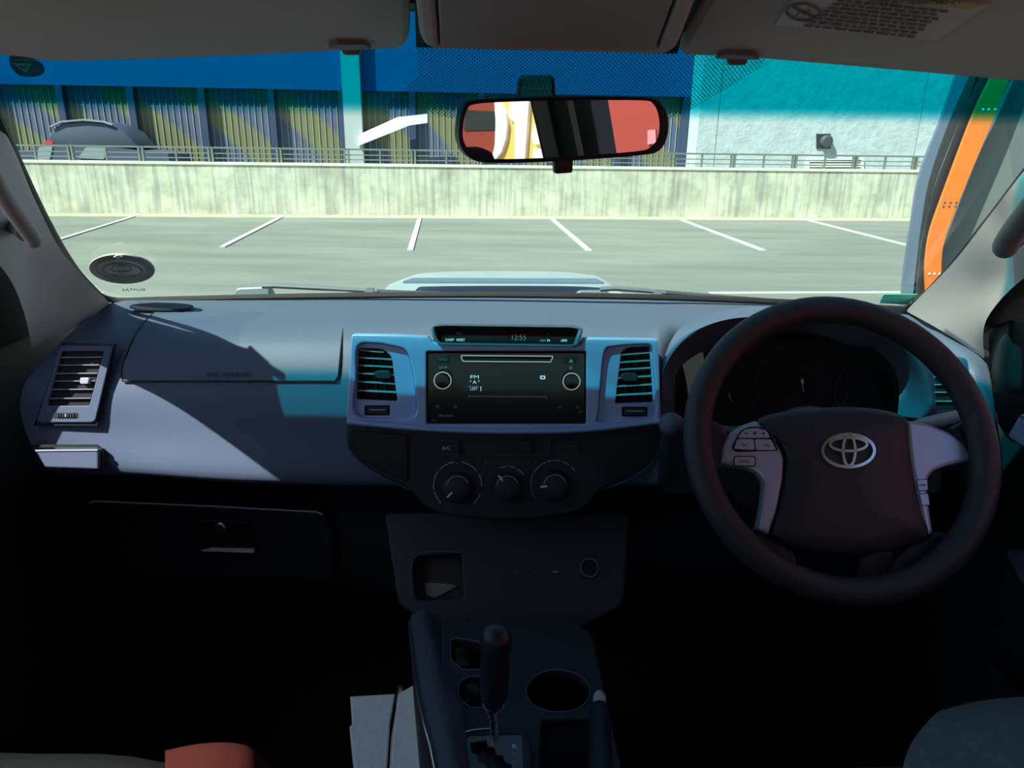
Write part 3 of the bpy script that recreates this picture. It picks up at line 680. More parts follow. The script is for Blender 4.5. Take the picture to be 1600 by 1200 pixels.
AP = plane3(dsurf(250, 2.6), dsurf(500, 2.6), dsurf(400, 2.95))
text('airbag_text', 'SRS AIRBAG', AP, 355, 585, 6.5, mat('debossed_text', (.035, .05, .085), .6), cover, h=.0075, wpx=68, th=.003)
# defroster oval
tp = plane3(at(200, 478, 1.22), at(300, 478, 1.22), at(250, 487, 1.17))
plate('tweeter_grille', tp, ell(252, 478, 50, 5, 28), [], m_dashlow, dash, h=.006, th=.003)

# left vent assembly panel (silver-blue surround) and cupholder tray
LP_ = plane3(at(95, 598, .98), at(90, 660, .962), at(205, 600, .984))
LPl = Plane(LP_.p, LP_.n)
def slat_vent(nm, label, pl, frame, hole, slats, knob, wheel, msur, mslat, h0=.006, deep=.03, whl=None):
    v = thing(nm, pl.hit(*frame[-1]), label, 'air vent', 'dashboard air vents')
    plate('surround', pl, frame, [hole]+([whl] if whl else []), msur, v, h=h0, th=.008, b=.0012)
    plate('duct', pl, [(x, y) for x, y in hole], [], m_hole, v, h=h0-.0055, th=.002)
    for a, b in slats:
        A = pl.hit(*a, h0-.0005); B = pl.hit(*b, h0-.0005)
        bar('slat', A, B, V((0, 0, 1)), .0015, -pl.n*.0035, mslat, v)
    kx, ky, kw, kh = knob
    plate('direction_knob', pl, rnd([(kx-kw, ky-kh), (kx+kw, ky-kh), (kx+kw-2, ky+kh), (kx-kw, ky+kh)], 3), [], m_chromes if mslat is m_silver else mslat, v, h=h0+.003, th=.008, b=.0012)
    if wheel:
        x0, y0, x1, y1 = wheel
        plate('wheel_slot', pl, rect(x0, y0, x1, y1, 1), [], m_black, v, h=h0+.0008, th=.003)
        for j in range(7):
            xx = x0+7+(x1-x0-14)*j/6
            plate('thumb_wheel_rib', pl, rect(xx-1, y0+1.5, xx+1, y1-1.5), [], m_dimw if j == 3 else m_dashlow, v, h=h0+.0028, th=.003)
    return v
m_slats = mat('vent_slat', (.33, .35, .38), .45)
fr = rnd([(95, 540), (176, 541), (148, 660), (56, 660)], [3, 4, 8, 8])
ho = rnd([(97, 549), (162, 549), (139, 634), (74, 634)], 3)
sl_ = []
for y in (558, 570, 583, 595, 608, 622):
    t = (y-549)/85; sl_.append(((97-23*t+1, y+.6), (162-23*t-1, y)))
v1 = slat_vent('air_vent', 'air vent in the sunlit left end of the dashboard', LPl, fr, ho, sl_, (132, 595, 7.5, 5), (83, 645, 121, 653), m_dash, m_slats, h0=.011)
# thin shut line round the vent surround
ribbon('shut_line', LPl, [(98, 537), (179, 538.5), (151, 664), (53, 664), (57, 655), (98, 537)], 2.0, m_hole, v1, h=.0075, th=.004)
tr_ = thing('pull_out_tray', LPl.hit(105, 735), 'small closed pull-out tray below the left vent', 'tray')
plate('tray_front', LPl, rnd([(54, 703), (153, 702), (153, 733), (70, 730)], 2), [], m_dash, tr_, h=.016, th=.02, b=.002)
ribbon('recess_line', LPl, [(50, 697), (150, 697), (157, 702), (157, 738)], 4.5, m_hole, tr_, h=.009, th=.004)
ribbon('bright_lip', LPl, [(55, 704), (152, 703)], 2.2, m_slats, tr_, h=.0175, th=.003)

# glovebox
gx = Plane(at(330, 850, 1.14), V((0, -1, .12)))
gb = thing('glovebox', gx.hit(330, 935), 'dark glovebox door with a keyed latch below the passenger dash', 'glovebox')
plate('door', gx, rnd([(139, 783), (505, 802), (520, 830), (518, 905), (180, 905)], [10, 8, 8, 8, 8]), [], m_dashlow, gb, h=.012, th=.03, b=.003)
ribbon('top_edge', gx, [(140, 786), (147, 783), (330, 791), (495, 800), (504, 804)], 2.2, m_white, gb, h=.0125, th=.001)
plate('latch', gx, rnd([(302, 811), (390, 815), (398, 864), (312, 860)], 4), [], m_black, gb, h=.020, th=.012, b=.002)
lathe('key_lock', gx.hit(345, 823, .020), gx.n, [(0, .0085), (.003, .0085), (.004, .007)], m_chromes, gb, seg=24)
ribbon('key_slot', gx, [(343, 820), (347, 826)], 2, m_black, gb, h=.0245, th=.001)
plate('latch_lip', gx, [(314, 861), (330, 856.5), (397, 858), (396, 864)], [], m_white, gb, h=.0235, th=.004)  # white stands for sunlight catching the lip

# ------------------------------------------------------------------ centre stack: silver panel with vents
CP = plane3(at(600, 525, .962), at(980, 527, .962), at(790, 664, .940))
stack = thing('centre_fascia', CP.hit(790, 678), 'broad silver-blue centre panel framing the radio and two vents', 'centre panel')
outer = [(549, 522), (610, 523), (668, 526), (676, 536), (905, 539), (912, 528), (1029, 530), (1033, 655), (915, 668), (790, 671), (668, 668), (541, 655)]
outer = rnd(outer, [5, 0, 0, 4, 4, 0, 5, 4, 0, 0, 0, 4], 4)
hl = sm([(558, 541), (585, 536), (612, 540), (632, 546), (641, 565), (647, 600), (648, 650), (600, 654), (554, 647), (556, 590)], 4)
hr = sm([(945, 548), (960, 541), (1000, 538), (1018, 541), (1021, 570), (1024, 652), (990, 655), (936, 660), (935, 645), (939, 590)], 4)
radio_hole = rect(666, 549, 916, 663, 3)
plate('panel', CP, outer, [hl, hr, radio_hole], m_silver, stack, h=.006, th=.020, b=.002)
# bottom lip
lipT = [(541, 655), (668, 668), (790, 671), (915, 668), (1033, 655)]; lipB = [(541, 664), (668, 675), (790, 679), (915, 676), (1032, 663)]
plate('bottom_lip', CP, [(p.x, p.y) for p in smoothline(V2(lipT), 5)]+[(p.x, p.y) for p in smoothline(V2(lipB), 5)][::-1], [], m_silver, stack, h=.014, th=.022, b=.003)
plate('backing', CP, rnd([(552, 530), (1026, 534), (1029, 655), (545, 655)], 3), [], m_hole, stack, h=-.022, th=.003)
def inset(nm, label, opening, hole, slats, knob, wheel, whl, ledge):
    v = thing(nm, CP.hit(*ledge), label, 'air vent', 'dashboard air vents')
    plate('surround', CP, opening, [hole, whl], m_silver, v, h=-.004, th=.006, b=.001)
    plate('duct', CP, hole, [], m_hole, v, h=-.018, th=.002)
    for a, b in slats:
        A = CP.hit(*a, -.004); B = CP.hit(*b, -.004)
        bar('slat', A, B, V((0, 0, 1)), .0015, -CP.n*.010, m_slats, v)
    kx, ky = knob
    plate('direction_knob', CP, rnd([(kx-14, ky-2), (kx-8, ky-6), (kx+12, ky-6), (kx+14, ky+7), (kx-8, ky+7)], 3), [], m_dashlow, v, h=.001, th=.008, b=.0015)
    for t in (.25, .5, .75):
        x = hole[0][0]*(1-t)+t*(slats[2][1][0])
        a, b = CP.hit(slats[0][0][0]+(slats[0][1][0]-slats[0][0][0])*t, slats[0][0][1]-3, -.013), CP.hit(slats[-1][0][0]+(slats[-1][1][0]-slats[-1][0][0])*t, slats[-1][0][1]+8, -.013)
        bar('vertical_vane', a, b, V((1, 0, 0)), .0013, -CP.n*.004, m_dashlow, v)
    x0, y0, x1, y1 = wheel
    plate('thumb_wheel', CP, rect(x0, y0, x1, y1, 2), [], m_black, v, h=-.002, th=.006, b=.001)
    ribbon('wheel_ridge', CP, [(x0+4, (y0+y1)/2-1), (x1-4, (y0+y1)/2-1)], 1.6, m_dimw, v, h=-.0005, th=.001)
inset('air_vent', 'centre air vent left of the radio', hl, rnd([(560, 544), (597, 545), (612, 556), (621, 627), (557, 624)], [4, 8, 8, 3, 3]),
      [((562, 547.5), (599, 550.5)), ((561, 559), (612, 562)), ((560, 571), (614, 574)), ((560, 583.5), (616, 586.5)), ((559, 596.5), (618, 600)), ((559, 610.5), (619, 613.5))], (597, 585), (573, 636, 606, 647), rect(570, 634, 609, 649, 1), (600, 654))
inset('air_vent', 'centre air vent right of the radio', hr, rnd([(971, 549), (982, 543), (1015, 541), (1021, 629), (961, 631)], [6, 6, 3, 3, 3]),
      [((972, 554.5), (1016, 551)), ((969, 566.5), (1016, 563.5)), ((967, 578), (1018, 575)), ((965, 591), (1019, 588)), ((964, 604), (1020, 601)), ((962, 618), (1021, 615))], (983, 589), (975, 638, 1009, 649), rect(972, 636, 1012, 651, 1), (980, 660))

# radio
RD = thing('car_radio', CP.hit(791, 663), 'gloss black double-height car radio with two silver-ringed knobs', 'radio')
plate('faceplate', CP, rect(668, 551, 914, 661.5, 3), [], m_blackg, RD, h=.002, th=.02, b=.001)
ribbon('disc_slot_rim', CP, rnd([(720, 555.5), (864, 556.5), (861, 565.5), (723, 564.5)], 2), 1.5, m_chrome, RD, h=.0035, th=.002, closed=True)
plate('disc_slot', CP, rnd([(722, 557.5), (862, 558), (859, 563.5), (725, 563)], 2), [], m_hole, RD, h=.0026, th=.001)
for cx, cy in ((691.5, 594.5), (893, 596)):
    kb = lathe('tuning_knob' if cx > 800 else 'volume_knob', CP.hit(cx, cy, .002), CP.n, [(0, .0115), (.010, .0108), (.0115, .0098), (.0118, .001)], m_blackg, RD)
    ribbon('ring', CP, ell(cx, cy, 13.2, 13, 36), 1.7, m_chrome, RD if False else kb, h=.0136, th=.001, closed=True)
plate('mode_button', CP, rect(682, 557, 703, 566, 2), [], m_black, RD, h=.004, th=.003, b=.0006)
plate('eject_button', CP, rect(880, 559, 901, 567, 2), [], m_black, RD, h=.004, th=.003, b=.0006)
text('lettering', 'MODE', CP, 692, 562, 3.6, m_grn, RD, h=.0048, wpx=13)
text('lettering', 'SETUP', CP, 692.5, 574.3, 3.6, m_dimw, RD, h=.003, wpx=12.5)
text('lettering', 'SEEK TRACK', CP, 697, 649.5, 3.4, m_dimw, RD, h=.003, wpx=23)
text('lettering', '<', CP, 683.5, 635, 5, m_dimw, RD, h=.003)
text('lettering', '>', CP, 711.5, 635, 5, m_dimw, RD, h=.003)
text('display_text', 'FM', CP, 741.5, 589, 5.2, m_lit, RD, h=.003, wpx=13)
text('display_text', '★' if False else 'A', CP, 741.5, 597, 5.2, m_lit, RD, h=.003, wpx=6)
text('display_text', '*', CP, 735, 595.5, 3, m_lit, RD, h=.003); text('display_text', '*', CP, 748, 595.5, 3, m_lit, RD, h=.003)
text('display_text', 'LIST', CP, 740.5, 607.7, 4.2, m_lit, RD, h=.003, wpx=11)
ribbon('display_line', CP, [(731, 604), (748, 604)], .9, m_dimw, RD, h=.003, th=.0004)
ribbon('display_line', CP, [(751.3, 604), (751.3, 611)], 1.2, m_lit, RD, h=.003, th=.0004)
ribbon('display_line', CP, [(732, 621.5), (732, 619), (854, 620), (854, 623)], 1.2, m_dimw, RD, h=.003, th=.0004)
plate('display_icon', CP, rect(844, 587, 852, 592.5, 1), [rect(846, 588.5, 850, 591, 0)], m_lit, RD, h=.003, th=.0004)
text('lettering', '=', CP, 874.5, 636.5, 2.6, m_dimw, RD, h=.003, wpx=5); text('lettering', '=', CP, 902.5, 636.5, 2.6, m_dimw, RD, h=.003, wpx=5)
text('lettering', '+', CP, 906.5, 643.5, 4, m_dimw, RD, h=.003)
plate('lettering', CP, [(889, 566.0), (892.4, 560.6), (895.6, 566.0)], [], m_dimw, RD, h=.0046, th=.0006)
ribbon('lettering', CP, ell(892, 574.6, 1.8, 1.8, 10), .8, m_dimw, RD, h=.003, th=.0004, closed=True)
text('lettering', 'DISC', CP, 678, 657.5, 2, m_dimw, RD, h=.003, wpx=7)

# clock display pod
DPl = Plane(CP.hit(790, 536, .006), V((0, -1, .35)))
pod = thing('clock_display', DPl.hit(790, 540), 'slim dark clock display pod on top of the centre panel', 'clock')
plate('bezel', DPl, rnd([(672, 508), (690, 505), (895, 508), (912, 512), (905, 542), (685, 539), (676, 528)], [6, 8, 8, 6, 8, 8, 6]), [rnd([(678, 511), (692, 509), (895, 511), (905, 514), (897, 538), (687, 535), (682, 526)], 5)], m_dash, pod, h=.010, th=.028, b=.003)
plate('screen', DPl, rnd([(675, 509), (908, 512), (900, 540), (684, 537)], 4), [], m_blackg, pod, h=-.002, th=.003)
text('clock_digits', '12:55', DPl, 811, 527, 9, m_dimlit, pod, h=-.0012, wpx=22)
text('lettering', 'RESET', DPl, 720, 531, 4, m_white, pod, h=-.0012, wpx=13); text('lettering', 'INFO', DPl, 718, 521, 3, m_dimw, pod, h=-.0012, wpx=8)
text('lettering', 'DISP', DPl, 703, 531, 4, m_white, pod, h=-.0012, wpx=13); text('lettering', 'H', DPl, 857, 522, 3, m_dimw, pod, h=-.0012)
text('lettering', 'M', DPl, 857, 532, 4, m_white, pod, h=-.0012); text('lettering', ':00', DPl, 881, 532, 4, m_white, pod, h=-.0012, wpx=10)
text('lettering', '12H', DPl, 848, 532, 3, m_dimw, pod, h=-.0012, wpx=8)

# climate panel
KP = plane3(at(640, 672, .952), at(940, 672, .952), at(790, 800, .930))
cm_ = thing('climate_panel', KP.hit(790, 805), 'dark climate control panel with three round dials under the radio', 'climate control')
pod_o = [(p.x, p.y) for p in smoothline(V2([(541, 662), (543, 700), (560, 722), (600, 748), (640, 765), (680, 800), (790, 812), (900, 800), (945, 762), (1000, 742), (1025, 718), (1033, 695), (1034, 662)]), 4)]+[(790, 678)]
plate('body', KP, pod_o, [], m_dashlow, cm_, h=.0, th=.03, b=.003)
for P in ([(546, 672), (636, 680), (637, 752), (600, 738), (566, 718), (547, 700)], [(944, 680), (1030, 672), (1027, 698), (1010, 726), (975, 744), (944, 754)]):
    plate('side_pocket', KP, rnd(P, 5), [], mat('speckled_black', (.012, .011, .016), .35, var=.8, vscale=400), cm_, h=.003, th=.004, b=.001)
ribbon('edge_line', KP, [(p.x, p.y) for p in smoothline(V2([(546, 703), (566, 725), (600, 747), (640, 765)]), 4)], 1.2, m_dash, cm_, h=.0045, th=.001)
ribbon('edge_line', KP, [(p.x, p.y) for p in smoothline(V2([(1033, 690), (1020, 722), (990, 745), (945, 764)]), 4)], 1.2, m_dash, cm_, h=.0045, th=.001)
for P, s in ((rect(683, 688, 716, 710, 3), 'A/C'), (rect(867, 690, 902, 710, 3), None)):
    plate('push_button', KP, P, [], m_dashlow, cm_, h=.005, th=.006, b=.001)
    ribbon('button_rim', KP, P, .9, m_dash, cm_, h=.0055, th=.001, closed=True)
    if s: text('lettering', 'A/C', KP, 697, 700, 6, m_white, cm_, h=.0062, wpx=13)
plate('slider_slot', KP, rect(726, 687, 859, 711, 3), [], m_black, cm_, h=.0015, th=.002)
ribbon('slider_rim', KP, [(728, 711.5), (856, 711.5), (859, 708), (859, 690)], 1, m_dash, cm_, h=.003, th=.001)
plate('slider_lever', KP, rect(815, 689, 831, 707, 2), [], m_dashlow, cm_, h=.010, th=.010, b=.0015)
def arc(cx, cy, r, a0, a1, n=14, k=1): return [(cx+r*math.sin(math.radians(a0+(a1-a0)*i/n)), cy-r*k*math.cos(math.radians(a0+(a1-a0)*i/n))) for i in range(n+1)]
for cx, cy, rr, ptr, arcs in ((715, 759, 37.5, -135, [(-135, -105), (-100, -55), (-50, -8), (8, 52), (62, 92), (110, 135)]), (793, 759, 30, -38, [(-25, -3), (3, 25), (30, 55)]), (867, 757, 37.5, -95, [(-58, -40), (-37, -22), (-19, -3), (0, 15), (18, 38), (42, 56), (-125, -62)])):
    kb = lathe('dial_knob', KP.hit(cx, cy+2, 0), KP.n, [(0, .023 if rr > 32 else .021), (.010, .021 if rr > 32 else .019), (.014, .018), (.016, .014), (.016, .001)], m_dashlow, cm_)
    ribbon('grip_ring', KP, arc(cx, cy+2, 17, -80, 70), 1.1, m_chromes, kb, h=.0166, th=.001)
    ribbon('pointer', KP, [(cx+12*math.sin(math.radians(ptr)), cy+2-12*math.cos(math.radians(ptr))), (cx+23*math.sin(math.radians(ptr)), cy+2-23*math.cos(math.radians(ptr)))], 2.4, m_white, kb, h=.0168, th=.001)
    for a0, a1 in arcs: ribbon('scale_mark', KP, arc(cx, cy, rr, a0, a1, 8), 1.7 if a0 != -125 else 1.0, m_dimw, cm_, h=.001, th=.0008)
for x, y, s in ((676+4, 744, 'u'), (714.5, 723.5, 'u'), (750.5, 744, 'u'), (687, 787, '-'), (741, 788, '-'), (765, 739, '*'), (771, 733, '*'), (758, 722, '>'), (826, 722, '<')):
    text('lettering', s, KP, x, y, 3 if s != '-' else 1, m_dimw, cm_, h=.0015)

# lower stack: pocket, switches, socket
LS = plane3(at(640, 860, .945), at(940, 860, .945), at(790, 945, .90))
ls = thing('lower_stack', LS.hit(790, 960), 'dark lower centre stack with a small pocket and power socket', 'lower console')
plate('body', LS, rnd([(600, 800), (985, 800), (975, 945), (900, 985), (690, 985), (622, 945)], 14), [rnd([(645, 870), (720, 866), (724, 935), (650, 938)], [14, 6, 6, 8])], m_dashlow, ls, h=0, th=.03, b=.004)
ribbon('pocket_rim', LS, [(p.x, p.y) for p in smoothline(V2([(643, 930), (642, 890), (650, 869), (675, 862), (720, 863)]), 4)], 1.3, m_dash, ls, h=.001, th=.001)
plate('pocket_back', LS, rect(640, 860, 730, 945), [], m_black, ls, h=-.028, th=.003)
plate('pocket_sun_patch', LS, [(664, 910), (700, 912), (714, 916), (680, 934), (666, 930)], [], mat('pocket_lit_grey', (.16, .165, .16), .7), ls, h=-.024, th=.002)  # pale sliver stands for the patch of sun inside the pocket
for x in (807, 837, 868): plate('switch_mark', LS, rect(x-4, 892, x+4, 894.5), [], m_dimw if x == 868 else m_dash, ls, h=.001, th=.0006)
lathe('power_socket', LS.hit(921, 887, 0), LS.n, [(0, .0145), (.003, .0140), (.003, .0115), (-.008, .011), (-.008, .0001)], m_dash, ls)

# ------------------------------------------------------------------ instrument binnacle
ib = thing('instrument_binnacle', at(1240, 650, 1.0), 'hooded instrument cluster behind the steering wheel', 'instrument cluster')
openL = [(1052, 625), (1056, 585), (1085, 556), (1125, 543), (1165, 535), (1216, 520), (1252, 518), (1290, 526), (1328, 540), (1368, 547), (1397, 578), (1405, 612), (1402, 650)]
crest = [(1036, 625), (1038, 580), (1066, 538), (1105, 515), (1150, 503), (1205, 500), (1262, 500), (1318, 504), (1364, 518), (1412, 545), (1440, 585), (1452, 625), (1455, 655)]
topr = [(1033, 622), (1035, 570), (1056, 520), (1090, 497), (1140, 483), (1200, 478), (1262, 477), (1325, 480), (1385, 492), (1430, 520), (1464, 575), (1475, 625), (1478, 655)]
nC = len(openL)
rows = [[at(x, y, 1.005 if 0 < i < nC-1 else 1.0) for i, (x, y) in enumerate(openL)], [at(x, y, .955) for x, y in crest], [at(x, y, .965) for x, y in [((a[0]+b[0])/2, (a[1]+b[1])/2) for a, b in zip(crest, topr)]], [at(x, y, 1.06 if 2 < i < nC-3 else .985) for i, (x, y) in enumerate(topr)]]
sheet('hood', rows, m_dash, ib, ku=5, kv=5, thick=.006)
IP = Plane(at(1230, 600, 1.03), V((0, -1, .25)))
plate('cluster_face', IP, rnd([(1040, 690), (1045, 580), (1085, 545), (1210, 512), (1290, 516), (1405, 545), (1425, 600), (1425, 690)], 12), [], m_hole, ib, h=-.02, th=.004)
CPl = Plane(at(1230, 600, 1.0), V((0, -1, .3)))
IR = Plane(IP.p-IP.n*.018, IP.n)
for cx, cy, rr in ((1135, 610, 48), (1253, 600, 72), (1352, 612, 48)):
    ribbon('gauge_ring', IR, arc(cx, cy, rr, -120, 120, 30, .95), 1.6, m_dashlow, ib, h=.002, th=.003)
    for a in range(-120, 121, 30):
        ribbon('gauge_mark', IR, [(cx+(rr-7)*math.sin(math.radians(a)), cy-(rr-7)*.95*math.cos(math.radians(a))), (cx+(rr-3)*math.sin(math.radians(a)), cy-(rr-3)*.95*math.cos(math.radians(a)))], 1.0, m_dashlow, ib, h=.002, th=.001)
ribbon('needle', IR, [(1253, 592), (1256, 612)], 1.4, m_dimw, ib, h=.006, th=.002)
ribbon('needle', IR, [(1253.5, 593), (1254.5, 599)], 3, m_white, ib, h=.008, th=.002)
ribbon('needle', IR, [(1139, 615), (1143, 628)], 1.4, m_dimw, ib, h=.006, th=.002)
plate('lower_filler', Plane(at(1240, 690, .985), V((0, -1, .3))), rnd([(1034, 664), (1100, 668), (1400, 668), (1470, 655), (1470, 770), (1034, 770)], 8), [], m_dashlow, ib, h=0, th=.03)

# right vent
RV = plane3(at(1425, 560, .99), at(1520, 560, .975), at(1470, 660, .96))
fr = rnd([(1420, 548), (1440, 546), (1512, 560), (1524, 650), (1456, 652)], [4, 4, 8, 6, 6])
ho = rnd([(1436, 558), (1490, 560), (1506, 640), (1456, 642)], 3)
sl_ = [((1438, 566), (1492, 566)), ((1441, 577.5), (1494, 577.5)), ((1445, 589), (1497, 589)), ((1448, 601), (1500, 601)), ((1451, 613), (1502, 613)), ((1454, 627), (1504, 627))]
slat_vent('air_vent', 'air vent at the far right, partly behind the steering wheel rim', RV, fr, ho, sl_, (1485, 603, 7, 5), None, m_dash, m_slats, h0=.012)

# ------------------------------------------------------------------ steering wheel
tw_ = math.radians(34)
WC = V((.40*.92, .83*.92, E_-.35*.92)); WN = V((0, -math.cos(tw_), math.sin(tw_)))
WPL = Plane(WC, WN)
HB = Plane(WC-WN*.022, WN)
wh = thing('steering_wheel', WC, 'dark leather-grained steering wheel with silver spokes', 'steering wheel')
NR = 72
tube('rim', [WC+(WPL.u*math.cos(2*math.pi*i/NR)+WPL.v*math.sin(2*math.pi*i/NR))*.174*.92 for i in range(NR)], .0155, m_wheel, wh, closed=True, seg=16, ref=WN)
# airbag pad, domed
hubo = [(1183, 657), (1215, 645), (1260, 639), (1320, 636), (1375, 640), (1418, 656), (1423, 700), (1432, 760), (1446, 810), (1455, 838), (1425, 848), (1385, 862), (1320, 866), (1260, 862), (1225, 850), (1202, 836), (1214, 800), (1224, 750), (1226, 712), (1208, 680)]
def dome(name, pl, out, m, parent, h0, h1, k=3, inn=(1, .97, .85, .6, .3)):
    P = smoothline(V2(out), k, True); c = sum(P, V((0, 0)))/len(P); vs_ = []; n = len(P); f = []
    lev = [(1, h0-.02), (1, h0), (.975, h0+(h1-h0)*.35), (.93, h0+(h1-h0)*.6), (.75, h0+(h1-h0)*.85), (.4, h1), (.1, h1)]
    for s, h in lev:
        for p in P:
            q = c+(p-c)*s; vs_.append(pl.hit(q.x, q.y, h))
    for i in range(len(lev)-1):
        for j in range(n): f.append([i*n+j, i*n+(j+1) % n, (i+1)*n+(j+1) % n, (i+1)*n+j])
    f += [list(range(n-1, -1, -1)), list(range((len(lev)-1)*n, len(lev)*n))]
    return mesh(name, vs_, f, m, parent, True)
pad = dome('airbag_pad', HB, hubo, m_hub, wh, .006, .022)
# silver spokes
spL = [(1128, 712), (1128, 700), (1136, 682), (1155, 665), (1183, 656), (1208, 680), (1226, 712), (1224, 750), (1214, 800), (1202, 836), (1183, 826), (1190, 790), (1194, 755), (1188, 742), (1175, 733), (1126, 724)]
o = plate('spoke_trim', HB, rnd(spL, [2, 6, 10, 12, 6, 10, 10, 10, 4, 3, 3, 10, 10, 10, 6, 2]), [], m_silver2, wh, h=.012, th=.016, b=.004); lsp = o
spR = [(1418, 656), (1450, 661), (1488, 676), (1508, 694), (1520, 713), (1519, 720), (1485, 726), (1458, 736), (1449, 752), (1452, 785), (1459, 832), (1447, 838), (1436, 790), (1424, 725), (1420, 690)]
rsp = plate('spoke_trim', HB, rnd(spR, [3, 10, 14, 10, 6, 3, 12, 14, 10, 10, 3, 3, 8, 8, 8]), [], m_silver2, wh, h=.012, th=.016, b=.004)
# black arms to the rim
for nm, P, hh in (('spoke_arm', [(1090, 650), (1130, 665), (1140, 690), (1132, 730), (1098, 735), (1080, 700)], .004),
              ('spoke_arm', [(1490, 668), (1530, 655), (1552, 690), (1545, 735), (1515, 735), (1505, 700)], .004),
              ('spoke_arm', [(1172, 840), (1185, 822), (1204, 834), (1240, 858), (1245, 900), (1215, 895), (1160, 872)], -.002),
              ('spoke_arm', [(1440, 842), (1460, 832), (1500, 838), (1520, 862), (1470, 900), (1405, 915), (1395, 885), (1415, 858)], -.002)):
    plate(nm, HB, sm(P, 3), [], m_hub, wh, h=hh+.004, th=.02, b=.005)
bc = plate('button_pad', HB, rnd([(1144, 700), (1148, 690), (1160, 670), (1178, 666), (1198, 670), (1206, 682), (1216, 704), (1150, 706)], [4, 5, 8, 6, 8, 5, 4, 4]), [], m_hole, wh, h=.0135, th=.003)
plate('volume_button', HB, rnd([(1153, 684), (1163, 671), (1180, 668.5), (1198, 672), (1204, 684)], 4), [], m_silver2, bc, h=.016, th=.004, b=.0006)
plate('seek_button', HB, rnd([(1147, 701), (1152, 686), (1178, 686), (1179, 703)], 3), [], m_silver2, bc, h=.016, th=.004, b=.0006)
plate('seek_button', HB, rnd([(1181, 703), (1180, 686), (1205, 686.5), (1213, 703)], 3), [], m_silver2, bc, h=.016, th=.004, b=.0006)
for s, x, y in (('-', 1166, 677), ('+', 1193, 677)): text('symbol', s, HB, x, y, 1.5 if s == '-' else 5, m_black, bc, h=.0165, wpx=6)
plate('symbol', HB, [(1176, 677), (1181, 673.5), (1181, 680)], [], m_black, bc, h=.0165, th=.0005)
ribbon('symbol', HB, [(1160, 693), (1164, 696), (1168, 693)], 1.1, m_black, bc, h=.0165, th=.0005); ribbon('symbol', HB, [(1194, 697), (1198, 694), (1202, 697)], 1.1, m_black, bc, h=.0165, th=.0005)
mb_ = plate('mode_button', HB, rect(1148, 714, 1179, 727, 2), [], m_silver2, wh, h=.0145, th=.004, b=.0006)
ribbon('button_gap', HB, rect(1147, 713, 1180, 729, 3), 1.2, m_hole, mb_, h=.0128, th=.001, closed=True); text('lettering', 'MODE', HB, 1163, 721, 4, m_greyB, mb_, h=.0150, wpx=16)
for P, s in ((rnd([(1433, 750), (1449, 749), (1450, 766), (1436, 767)], 2), 'DISP'), (rnd([(1437, 772), (1450, 771), (1453, 789), (1441, 790)], 2), None)):
    q = plate('small_button', HB, P, [], m_silver2, wh, h=.0142, th=.004, b=.0006); ribbon('button_gap', HB, P, 1.2, m_hole, q, h=.0130, th=.001, closed=True)
    if s: text('lettering', s, HB, 1442, 758, 3.2, m_greyB, q, h=.0147, wpx=10)
ribbon('bright_edge', HB, [(p.x, p.y) for p in smoothline(V2([(1196, 752), (1196, 775), (1192, 800), (1187, 826)]), 4)], 2.2, m_chromes, lsp, h=.013, th=.003)
# emblem: three interlocked ovals
def oval(cx, cy, a, b, wd, n=40): ribbon('emblem', HB, ell(cx, cy, a, b, n), wd, m_chrome, pad, h=.0255, th=.004, closed=True)
oval(1326, 704, 40.5, 25.5, 4.6); oval(1326, 694, 29, 10.5, 4.0); oval(1327, 704, 9.5, 24, 4.2)
# lower hole lining: column shroud
cl_ = thing('steering_column', at(1330, 800, .93), 'black steering column shroud behind the wheel', 'steering column')
tube('shroud', [WC-WN*.045, WC-WN*.075, WC-WN*.20], [.052, .062, .068], m_black, cl_, seg=20, flat=1.1)
tube('hub_boss', [WC-WN*.018, WC-WN*.05], [.035, .045], m_black, cl_, seg=20)
prism('key_tag', [at(x, y, .90) for x, y in ((1342, 912), (1350, 880), (1380, 862), (1398, 868), (1398, 905), (1375, 918))], (0, .012, 0), mat('brown_leather', (.045, .028, .032), .8, var=.6, vscale=200), cl_, bevel=.002)
def stalk(label, pts, rad, m, knob=None):
    s = thing('column_stalk', at(*pts[0]), label, 'stalk')
    tube('lever', [at(*p) for p in pts], rad, m, s, seg=12)
    if knob:
        a = at(*knob[0]); b = at(*knob[1]); ax = (a-b).normalized()
        lathe('end_knob', b, ax, [(0, .008), (.006, .0125), (.016, .015), (.024, .0135), (.029, .008), (.030, .001)], knob[2], s)
stalk('left column stalk ending in a round blue-grey knob', [(1052, 664, .86), (1090, 664, .89), (1200, 690, .93)], [.006, .006, .009], m_clip, ((1034, 661, .845), (1062, 665, .865), m_dash))
stalk('right grey column stalk behind the wheel rim', [(1512, 646, .90), (1478, 655, .91), (1440, 662, .92), (1390, 690, .93)], [.007, .009, .008, .008], m_slats)

